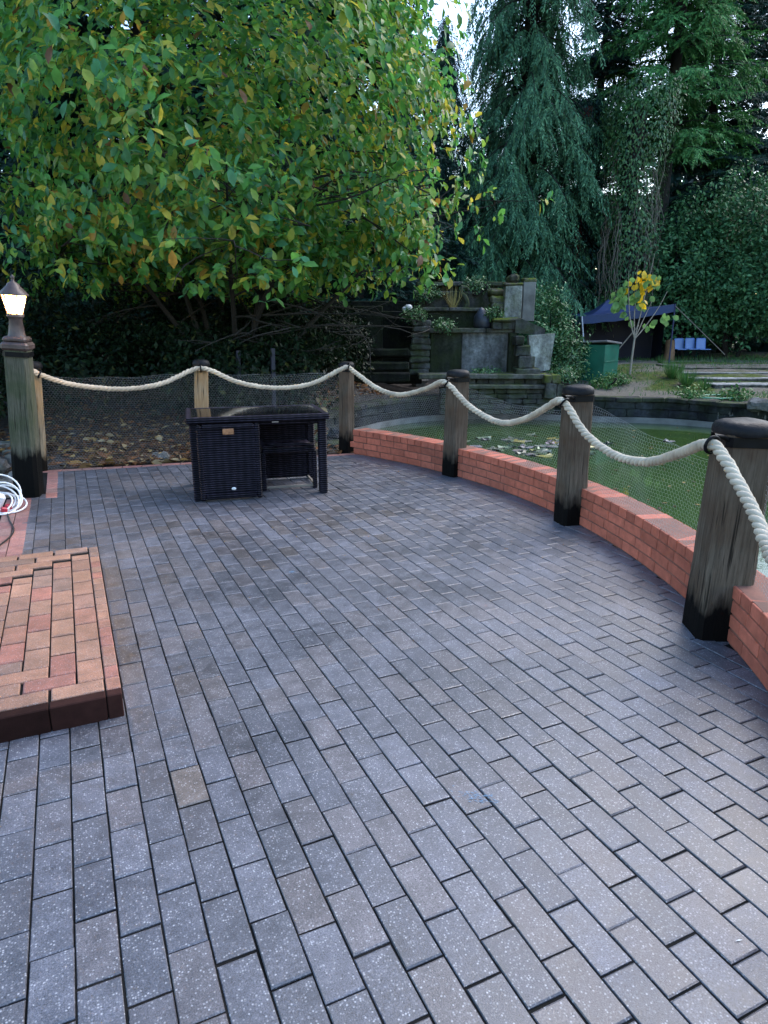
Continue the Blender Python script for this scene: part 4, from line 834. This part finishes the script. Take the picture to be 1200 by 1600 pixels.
# far wood: one mass round the far side
def wood():
    n = 26000; azs = rng.uniform(-62, 75, n); d = rng.uniform(36, 44, n); a = np.radians(azs) + YAW; z = rng.random(n) ** .8 * 11 * (0.72 + .16 * np.sin(azs * .33) + .12 * np.sin(azs * .91))
    P = np.stack([np.sin(a) * d, np.cos(a) * d, z + .2], -1); V, F = scatter(SM_T * (1.6, 1, 1), SM_F, P, rng.normal(size=(n, 3)) + (0, 0, -.8), rng.normal(size=(n, 3)) + np.stack([-np.sin(a), -np.cos(a), np.full(n, .6)], -1), rng.uniform(.5, 1.1, n))
    o = link('woodland', mesh_np('woodland', V, F, 'dark_needles')); o['kind'] = 'stuff'; tag(o, 'dark distant wood closing off the garden behind all the trees', 'woodland')
wood()

# ------------------------------------------------------------------ fountain of stone tiers
FB = 15.9
fp = atF(765, 595, FB); fo = thing('stone_fountain', 'tiered mossy stone cascade fountain at the far side of the pond', 'fountain', (fp[0], fp[1], 0), -YAW)
def fx(px, F=FB): 
    p = atF(px, 560, F); return float((p - fp) @ rt)
def fz(py, F=FB): return float(atF(765, py, F)[2])
def blk(name, x0, x1, y0, y1, F0, depth, mat, bev=0.015, jit=0.006, parent=None):
    """a block seen between pixel columns x0..x1 and rows y0..y1, front face at forward distance F0"""
    X0, X1, Z1, Z0 = fx(x0, F0), fx(x1, F0), fz(y0, F0), fz(y1, F0); bm = bmesh.new(); box(bm, ((X0 + X1) / 2, F0 - FB + depth / 2, (Z0 + Z1) / 2), (X1 - X0, depth, Z1 - Z0), bev, jit=jit); roughen(bm, 2, .022 if name in ('stone', 'moss_cap', 'step') else .007)
    return link(name, bm_mesh(name, bm, mat), parent or fo)
def course(name, x0, x1, y0, y1, F0, depth, mat, wpx):
    x = x0
    while x < x1 - 3:
        w = min(random.uniform(.7, 1.35) * wpx, x1 - x); w = x1 - x if x1 - x - w < wpx * .4 else w
        blk(name, x, x + w - .6, y0, y1, F0 + random.uniform(-.02, .03), depth, mat); x += w
# lowest edge: masonry down into the pond, two slabs with a recess of stones between
for y0 in (608, 616, 624, 632, 640): course('stone', 690, 872, y0, y0 + 7.4, 14.55, .5, 'fountain_stone', 24)
blk('slab', 698, 873, 601.5, 608, 14.45, .7, 'ledge'); course('stone', 700, 866, 592, 601.5, 14.75, .4, 'fountain_stone', 20); blk('slab', 655, 868, 585, 592, 14.6, .8, 'ledge')
course('stone', 853, 880, 586, 600, 14.4, .5, 'mossy_stone', 14); course('stone', 855, 884, 600, 622, 14.4, .5, 'fountain_stone', 14)
# main basin
blk('basin_wall', 672, 721, 519, 590, 15.62, .3, 'mossy_render'); blk('basin_wall', 721, 802, 519, 590, 15.6, .3, 'pale_render')
for a_, b_ in ((655, 705), (705, 758), (758, 803)): blk('slab', a_, b_ - .5, 513, 520, 15.5, .6, 'ledge')
# second and third tiers
blk('tier_wall', 660, 770, 485, 516, 16.25, .3, 'mossy_render'); 
for a_, b_ in ((658, 700), (700, 748)): blk('slab', a_, b_ - .5, 480.5, 486, 16.15, .5, 'ledge')
blk('tier_wall', 655, 770, 455, 483, 16.8, .3, 'fountain_stone')
for a_, b_ in ((650, 700),): blk('slab', a_, b_, 456, 461, 16.6, .6, 'ledge')
course('stone', 655, 775, 446, 457, 17.1, .4, 'fountain_stone', 18)
for a_, b_ in ((650, 700), (700, 745), (745, 792)): blk('slab', a_, b_ - .5, 440, 446.5, 16.9, .6, 'ledge')
# mossy stacked side stones and pale slabs
for i, y0 in enumerate((450, 462, 474, 486)): blk('stone', 762 + i * 1.5, 786, y0, y0 + 12.5, 16.1 - .1 * i, .5, 'mossy_stone', .05, .03)
blk('pale_slab', 785, 811, 446, 500, 15.85, .22, 'pale_slab', .01, .01); blk('pale_slab', 812, 831, 440, 502, 16.05, .24, 'concrete', .01, .01); blk('moss_cap', 783, 812, 441, 447, 15.83, .26, 'mossy_stone', .03, .02); blk('moss_cap', 811, 832, 434, 441, 16.03, .28, 'mossy_stone', .03, .02)
blk('stone', 788, 806, 428, 441, 16.5, .4, 'mossy_stone', .05, .03)
# cheek wall stepping down on the right
blk('moss_cap', 768, 813, 497, 503, 15.35, .5, 'mossy_stone', .03, .02); course('stone', 768, 815, 503, 515, 15.4, .5, 'fountain_stone', 18)
def poly_slab(name, pts, F0, depth, mat):
    n = len(pts); V = [(fx(x, F0), F0 - FB + dd, fz(y, F0)) for dd in (0, depth) for x, y in pts]; F = [list(range(n)), list(range(2 * n - 1, n - 1, -1))] + [[i, n + i, n + (i + 1) % n, (i + 1) % n] for i in range(n)]
    bm = bmesh.new(); vs_ = [bm.verts.new(v) for v in V]; [bm.faces.new([vs_[i] for i in f]) for f in F]; return link(name, bm_mesh(name, bm, mat), fo)
poly_slab('cheek_wall', [(803, 520), (803, 500), (812, 498), (849, 514), (849, 524)], 15.3, .4, 'fountain_stone')
poly_slab('pale_panel', [(824, 524), (865, 521), (860, 578), (838, 582), (828, 552)], 15.2, .2, 'pale_slab')
for i, (a_, b_, y0, y1) in enumerate(((803, 818, 526, 540), (806, 829, 540, 557), (810, 836, 557, 576), (806, 846, 576, 585))): blk('stone', a_, b_, y0, y1 - .5, 15.05 - .08 * i, .4, 'fountain_stone', .02, .015)
blk('pipe_pier', 795, 806, 520, 588, 15.35, .3, 'mossy_render')
# left pier of stacked stones and the dark doorway
for i in range(9): blk('stone', 641 + random.uniform(-3, 3), 672, 500 + i * 9.6, 509 + i * 9.6, 15.5 + random.uniform(-.05, .05), .5, 'fountain_stone', .03, .02)
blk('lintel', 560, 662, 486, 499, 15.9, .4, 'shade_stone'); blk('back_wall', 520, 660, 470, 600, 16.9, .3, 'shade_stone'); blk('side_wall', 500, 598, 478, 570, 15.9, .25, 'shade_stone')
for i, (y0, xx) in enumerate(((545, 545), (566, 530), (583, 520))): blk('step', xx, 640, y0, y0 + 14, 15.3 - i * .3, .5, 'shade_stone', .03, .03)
for k, (px, py, F0, rx, h, lab) in enumerate(((742, 456, 16.75, .35, .34, 'tangled ivy hanging on the top tier of the fountain'), (668, 470, 16.5, .3, .4, 'ivy clump at the left end of the upper fountain tiers'), (692, 513, 15.6, .22, .16, 'small weed on the mossy end of the basin slab'), (770, 497, 15.7, .2, .22, 'fern beside the bird statue'), (648, 500, 15.6, .25, .28, 'ivy on the stone pier beside the dark doorway'), (760, 588, 15.1, .4, .16, 'low moss and weeds along the foot of the basin wall'), (880, 594, 14.8, .35, .3, 'weeds on the mossy stones at the end of the fountain slabs'))):
    q = atF(px, py, F0); leafy('climbing_weed', lab, 'plant', (q[0], q[1], q[2] - .04), rx, .2, h, 200, .06, 'ivy_leaves', .4, 60 + k, 3)
# rocks at the pond corner
def rock(px, py, size, lab, mat='rubble', z=None, grp=None):
    p = gnd(px, py, 0.0); zz = float(hgt(p[0], p[1])); p = gnd(px, py, zz); bm = bmesh.new(); bmesh.ops.create_icosphere(bm, subdivisions=2, radius=1.0); ax = [random.uniform(.7, 1.1) for _ in range(3)]; sd = random.uniform(0, 9)
    for v in bm.verts:
        k = 1 + .18 * math.sin(v.co.x * 4 + sd) + .14 * math.sin(v.co.y * 5 + sd * 2) + .12 * math.sin(v.co.z * 6 + sd); v.co = Vector((v.co.x * ax[0], v.co.y * ax[1], v.co.z * ax[2] * .7)) * k * size
    zmin = min(v.co.z for v in bm.verts); o = link('rock', bm_mesh('rock', bm, mat), None, (p[0], p[1], zz - zmin - size * .3), (0, 0, random.uniform(0, 6))); return tag(o, lab, 'rock', grp)
rock(668, 590, .38, 'mossy boulder at the foot of the fountain steps', 'mossy_stone'); rock(656, 604, .28, 'small boulder lying at the pond edge below the fountain', 'rubble')
rock(257, 719, .10, 'grey rock just behind the red edge bricks', 'rubble'); rock(243, 716, .06, 'small grey stone leaning beside the grey rock at the edge bricks', 'rubble')
for k, (px, py, s_) in enumerate(((6, 700, .13), (22, 722, .10), (4, 738, .12), (24, 748, .09), (8, 762, .11), (28, 690, .09), (-12, 725, .14), (15, 712, .07), (30, 765, .07))): rock(px, py, s_, 'grey stone in the rubble beside the lamp post', 'rubble', None, 'rubble stones beside the lamp post')
rock(527, 690, .16, 'dark stone between the table and the post at the wall end', 'pond_stone'); rock(1185, 640, .2, 'pale grey stone lying on the pond edge', 'rubble')
# statue: hunched bird, ornamental swan neck, pale pots, grass tuft
p = atF(753, 513, 15.75); bz = fz(513, 15.5) ; V, F = lathe([(.001, 0), (.19, .0), (.235, .06), (.235, .2), (.19, .32), (.12, .40), (.095, .44), (.05, .50), (.001, .52)], 14); V = V.copy(); V[:, 0] += .10 * np.clip(V[:, 2] / .5, 0, 1) * -1 * .6 + .03
tag(link('bird_statue', mesh_np('bird_statue', V * .88, F, 'dark_statue', True), None, (p[0], p[1], bz - .004), (0, 0, -YAW)), 'dark hunched bird statue sitting on the basin slab of the fountain', 'statue')
sw = spline([(0, 0, 0), (.05, 0, .12), (-.02, 0, .3), (-.14, 0, .42), (-.10, 0, .56), (.04, 0, .55), (.08, 0, .48)], 6); p = atF(727, 481, 16.3); sz = fz(480.5, 16.15)
tag(link('swan_ornament', mesh_np('swan_ornament', *tube(sw * .8, np.linspace(.07, .025, len(sw)), 8), 'fountain_stone', True), None, (p[0], p[1], sz - .005), (0, 0, -YAW)), 'curved swan neck stone ornament on the middle fountain tier', 'ornament')
def tuft(name, lab, base, n, h, spread, mat, cat='plant', grp=None):
    r = rng; a = r.random(n) * 6.283; ln = h * r.uniform(.25, 1.15, n); P = np.stack([np.cos(a) * spread * .3 * r.random(n), np.sin(a) * spread * .3 * r.random(n), np.full(n, -.01)], -1); D = np.stack([np.cos(a) * spread, np.sin(a) * spread, np.full(n, h)], -1)
    T = np.array([(-.013, 0, 0), (.013, 0, 0), (-.010, .55, .03), (.010, .55, .03), (0, 1, -.18)]); Fq = np.array([(0, 1, 3), (0, 3, 2), (2, 3, 4)])
    V, F = scatter(T, Fq, P, D, np.stack([np.cos(a), np.sin(a), np.full(n, .6)], -1), ln); return tag(link(name, mesh_np(name, V, F, mat), None, tuple(base)), lab, cat, grp)
p = atF(708, 481, 16.35); tuft('dry_grass_tuft', 'straw coloured grass tuft growing on the middle fountain tier', (p[0], p[1], sz), 60, .5, .3, 'straw')
for px, py, r_, lab in ((638, 491, .09, 'round white pot on the doorway lintel beside the fountain'), (632, 493, .06, 'small white pot beside the round one on the doorway lintel')):
    p = atF(px, py, 15.95); V, F = lathe([(.001, 0), (r_ * .7, 0), (r_, r_ * .7), (r_ * .9, r_ * 1.3), (r_ * .5, r_ * 1.6), (.001, r_ * 1.62)], 12); tag(link('pot', mesh_np('pot', V, F, 'white_pottery', True), None, (p[0], p[1], fz(486, 15.9) - .002)), lab, 'pot')

# ------------------------------------------------------------------ terrace steps, green box, gazebo, chairs, sapling
E = [(574.5, .37), (582.5, .28), (591.5, .19), (601.0, .10)]; pbase = gnd(1130, 604, 0.0)
ts = thing('terrace_steps', 'wide stone steps with pale treads up to the far lawn', 'steps', (pbase[0], pbase[1], 0), -YAW)
for k, (py, z) in enumerate(E):
    p = gnd(1130, py, z); Fk = float(p @ HF); lx = float((gnd(1068 if k < 2 else (1085 if k == 2 else 1118), py, z) - pbase) @ rt); y0 = Fk - float(pbase @ HF)
    bm = bmesh.new(); box(bm, ((lx + lx + 7.5) / 2, y0 + 1.0 + .02, z - .012), (7.5, 2.0, .024), .006); link('tread', bm_mesh('tread', bm, 'step_tread' if k else 'step_stone'), ts)
    x = lx
    while x < lx + 7.4:
        w = random.uniform(.25, .45); bm = bmesh.new(); box(bm, (x + w / 2, y0 + .2, z - .024 - .1), (w - .01, .3, .2), .01, jit=.006); link('riser_stone', bm_mesh('riser_stone', bm, 'step_stone'), ts); x += w
# green box
p = gnd(925, 599, .06); gb = thing('green_box', 'green painted garden box with grey felt lid', 'box', (p[0] + .3, p[1] + .3, float(hgt(p[0], p[1])) - .01), -YAW + R(52))
part('body', [((0, 0, .46), (1.0, .88, .92))], 'green_paint', gb, .008); lid = part('lid', [((0, 0, .0), (1.1, .98, .05))], 'felt_roof', gb, .01); lid.location = (0, 0, .955); lid.rotation_euler = (R(-3), R(4), 0)
part('batten', [((0, -.446, .5), (1.0, .012, .02)), ((.506, 0, .5), (.012, .86, .02))], 'green_paint', gb, .002)
# gazebo
gz = gp(968, 25.6); gaz = thing('pop_up_gazebo', 'small blue pop up canopy leaning under the trees', 'gazebo', gz, -YAW + R(-8))
cor = [(-1.45, -1.3, 1.48), (1.45, -1.3, 1.86), (1.45, 1.3, 1.85), (-1.45, 1.3, 1.6)]; pk = np.array((-.45, 0, 2.05))
V, F = [], []; G = 8
for s in range(4):
    a, b = np.array(cor[s]), np.array(cor[(s + 1) % 4]); o0 = len(V)
    for i in range(G + 1):
        for j in range(G + 1):
            e = a + (b - a) * j / G; e = e - np.array([0, 0, .05 * math.sin(math.pi * j / G)]); t_ = i / G; q = e + (pk - e) * t_; q[2] -= .16 * math.sin(math.pi * t_) ; V.append(q)
    F += [[o0 + i * (G + 1) + j, o0 + i * (G + 1) + j + 1, o0 + (i + 1) * (G + 1) + j + 1, o0 + (i + 1) * (G + 1) + j] for i in range(G) for j in range(G)]
can = link('canopy', mesh_np('canopy', V, F, 'blue_canopy', True), gaz); V, F = [], []
for s in range(4):
    a, b = np.array(cor[s]), np.array(cor[(s + 1) % 4]); o0 = len(V)
    for j in range(G + 1): e = a + (b - a) * j / G - np.array([0, 0, .05 * math.sin(math.pi * j / G)]); V += [e, e - np.array([0, 0, .24 + .02 * (j % 2)])]
    F += [[o0 + 2 * j, o0 + 2 * j + 2, o0 + 2 * j + 3, o0 + 2 * j + 1] for j in range(G)]
link('valance', mesh_np('valance', V, F, 'blue_canopy'), can)
for k, c in enumerate(cor): link('leg', mesh_np('leg', *tube(np.array([(c[0] + (.22 if k == 0 else 0), c[1], -.02), (c[0] * 1.0, c[1], c[2])]), .025, 6), 'pale_pole' if k == 0 else 'blue_pole'), gaz)
V = [(-1.45, 1.28, 0), (1.45, 1.28, 0), (1.45, 1.28, 1.8), (-1.45, 1.28, 1.55), (1.45, -.2, 0), (1.45, -.2, 1.8)]; link('side_panel', mesh_np('side_panel', V, [[0, 1, 2, 3], [1, 4, 5, 2]], 'navy_fabric'), gaz)
link('guy_line', tubes('guy_line', [(np.array([(1.45, -1.3, 1.8), (2.4, -1.9, .8), (2.9, -2.1, .3)]), .012)], 'grey_stake', 5), gaz)
link('prop_pole', tubes('prop_pole', [(np.array([(-.55, -1.5, .0), (.35, -1.45, 1.2)]), .022)], 'grey_stake', 6), gaz)
# chairs
def plastic_chair(px, lab):
    t = thing('plastic_chair', lab, 'chair', gp(px, 26.6), -YAW + random.uniform(-.06, .06), 'blue plastic chairs on the far lawn')
    part('seat', [((0, 0, .40), (.38, .44, .03))], 'blue_plastic', t, .012); b = part('backrest', [((0, 0, 0), (.335, .03, .40))], 'blue_plastic', t, .03); b.location = (0, .22, .58); b.rotation_euler = (R(-9), 0, 0)
    for sx in (-1, 1): link('leg', mesh_np('leg', *tube(np.array([(sx * .16, .16, .40), (sx * .17, .24, .01), (sx * .17, -.24, .01), (sx * .16, -.14, .40)]), .013, 6), 'black_iron'), t)
plastic_chair(1069, 'blue plastic chair beside the log'); plastic_chair(1086.5, 'blue plastic chair between the other two on the lawn'); plastic_chair(1104, 'blue plastic chair at the end of the row away from the log')
p = gp(1051, 26.2); o = link('log', mesh_np('log', *join([tube(np.array([(0, 0, -.03), (.02, 0, .35), (0.01, .02, .72)]), (.20, .17, .15), 10), lathe([(.15, .72), (.06, .735), (.001, .74)], 10)]), 'raw_log', True), None, p); tag(o, 'upright brown log beside the blue plastic chairs', 'log')
# sapling
sb = gp(992, 19.6); sap = thing('young_tree', 'young pale stemmed tree with few yellow leaves before the blue canopy', 'tree', sb); SL = [(np.array([(0, 0, -.05), (.02, 0, .45), (.05, .0, .95)]), np.linspace(.032, .024, 3))]; tp = []
for d, L in (((-.36, 0, 1), 1.75), ((-.1, .1, 1), 1.75), ((.2, 0, 1.05), 2.15), ((.85, 0, 1), 1.45), ((.6, .2, 1), 1.1)):
    d = d[0] * rt + d[1] * HF + np.array([0, 0, d[2]]); P = limb((.05, 0, .93), d, L, 7, .25, .5); SL.append((P, np.linspace(.018, .005, 8))); tp.append(P[-1])
link('trunk', tubes('trunk', SL, 'pale_bark', 6), sap)
LPs, LCs = [], []
for px, py, n, sp, yl in ((970, 460, 20, .13, .05), (976, 445, 8, .09, .1), (1002, 441, 16, .13, .9), (1016, 432, 14, .12, .55), (1022, 440, 8, .08, .2), (1000, 466, 14, .11, .5), (997, 455, 7, .09, .2), (1040, 492, 6, .09, 0), (1012, 507, 3, .06, 0), (980, 490, 5, .1, .1), (968, 476, 6, .07, .1)):
    q = atF(px, py, float(np.array(sb) @ HF)) - np.array(sb); LPs.append(q + rng.normal(size=(n, 3)) * np.array([sp, sp, sp * .9]))
    LCs += [np.array((.62, .42, .02) if random.random() < yl else (.13, .26, .08)) * random.uniform(.75, 1.25) for _ in range(n)]
LPs = np.vstack(LPs); n = len(LPs); V, F = scatter(LEAF_T * (1.5, 1, 1), LEAF_F, LPs, rng.normal(size=(n, 3)) * .5 + (0, 0, -1), rng.normal(size=(n, 3)) * .5 - HF, rng.uniform(.14, .25, n)); link('crown', mesh_np('crown', V, F, 'magnolia_foliage', True, np.repeat(np.array(LCs), len(LEAF_T), 0)), sap)
# plants on the far bank
for k, (px, py, n, h, lab) in enumerate(((1050, 598, 360, .55, 'thick green grass clump below the log'), (1072, 602, 320, .5, 'green grass clump against the end of the terrace steps'), (1100, 604, 240, .38, 'green grass clump in front of the lowest terrace step'), (1030, 580, 160, .3, 'low green clump left of the terrace steps'))):
    p = gnd(px, py, .06); tuft('grass_clump', lab, (p[0], p[1], float(hgt(p[0], p[1]))), n, h, h * .7, 'fresh_grass')
for k, (px, py, n, h, lab) in enumerate(((942, 607, 40, .26, 'broad leaved plant at the foot of the green box'), (962, 604, 36, .24, 'broad leaved plant right of the green box'), (1082, 622, 36, .22, 'yellow green weed beside the hose on the pond edge'), (1150, 622, 36, .2, 'weed in the loops of the green hose'))):
    p = gnd(px, py, 0); leafy('leafy_plant', lab, 'plant', (p[0], p[1], float(hgt(p[0], p[1])) - .01), .28, .28, h, 130, .08, 'fresh_grass', .5, 40 + k, 3)
hs_ = gnd(1125, 621, 0); hp = []
for k in range(70): a = k / 70 * 2 * math.pi * 2.6; hp.append((hs_[0] + (.55 + .08 * math.sin(a * .7)) * math.cos(a), hs_[1] + (.32 + .05 * math.cos(a * .9)) * math.sin(a), -.008 + .012 * (k % 9) / 9 + .02))
tag(link('garden_hose', mesh_np('garden_hose', *tube(np.array(hp), .016, 6), 'green_hose', True)), 'loosely coiled green hose lying on the pond edge', 'hose')
for px, lab in ((366, 'thin dark stake behind the wire, left of the rope dip'), (421, 'thin dark stake behind the wire above the table end')):
    p = gp(px, 10.4); tag(link('stake', boxmesh('stake', (.06, .06, 1.15), 'stake_blue', .006, (0, 0, .55)), None, p, (0, R(1.5), 0)), lab, 'stake')
# leaf litter, lawn blades
def litter():
    n = 12000; px = rng.uniform(-120, 700, n); d = 8.0 + rng.random(n) ** 1.3 * 7.5; P = np.array([at(a, 560, b) for a, b in zip(px, d)]); X, Y = P[:, 0], P[:, 1]
    ok = ~in_poly(X, Y, POND_POLY) & (np.hypot(X - WC[0], Y - WC[1]) > 0) & (Y > BACK_A[1] + (X - BACK_A[0]) * (BACK_B[1] - BACK_A[1]) / (BACK_B[0] - BACK_A[0]) + .12); dens = np.sin(X * 1.7) + np.sin(Y * 2.1 + X) + rng.normal(size=n) * .9 > -.7; P = P[ok & dens]; P[:, 2] = hgt(P[:, 0], P[:, 1]) + .012 + rng.random(len(P)) * .03; n = len(P)
    V, F = scatter(LEAF_T, LEAF_F, P, rng.normal(size=(n, 3)) * (1, 1, .18), rng.normal(size=(n, 3)) * .35 + (0, 0, 1), rng.uniform(.07, .15, n)); o = link('leaf_litter', mesh_np('leaf_litter', V, F, 'litter_leaf', True)); o['kind'] = 'stuff'; tag(o, 'fallen brown and orange leaves lying behind the wire fence', 'leaf litter')
litter()
def grass():
    n = 9000; px = rng.uniform(900, 1330, n); d = rng.uniform(16.5, 32, n); P = np.array([at(a, 560, b) for a, b in zip(px, d)]); X, Y = P[:, 0], P[:, 1]; g = np.sin(X * 1.1) + np.sin(Y * 1.4) + rng.normal(size=n) * .7 > .0; far = d > 25.5
    px2 = rng.uniform(330, 690, 1500); d2 = rng.uniform(8.3, 12.5, 1500); P2 = np.array([at(a, 560, b) for a, b in zip(px2, d2)]); g2 = (np.sin(P2[:, 0] * 2.1) + np.sin(P2[:, 1] * 2.4) > .9) & ~in_poly(P2[:, 0], P2[:, 1], POND_POLY) & (P2[:, 1] > 8.0)
    P = np.vstack([P[(g | far) & ~in_poly(X, Y, POND_POLY)], P2[g2]]); P[:, 2] = hgt(P[:, 0], P[:, 1]); n = len(P)
    V, F = scatter(np.array([(-.09, 0, 0), (.09, 0, 0), (0, 1, 0.1)]), np.array([(0, 1, 2)]), P, rng.normal(size=(n, 3)) * .4 + (0, 0, 1), rng.normal(size=(n, 3)), rng.uniform(.05, .14, n)); o = link('grass', mesh_np('grass', V, F, 'fresh_grass')); o['kind'] = 'stuff'; tag(o, 'short rough grass on the far lawn and pond banks', 'grass')
grass()
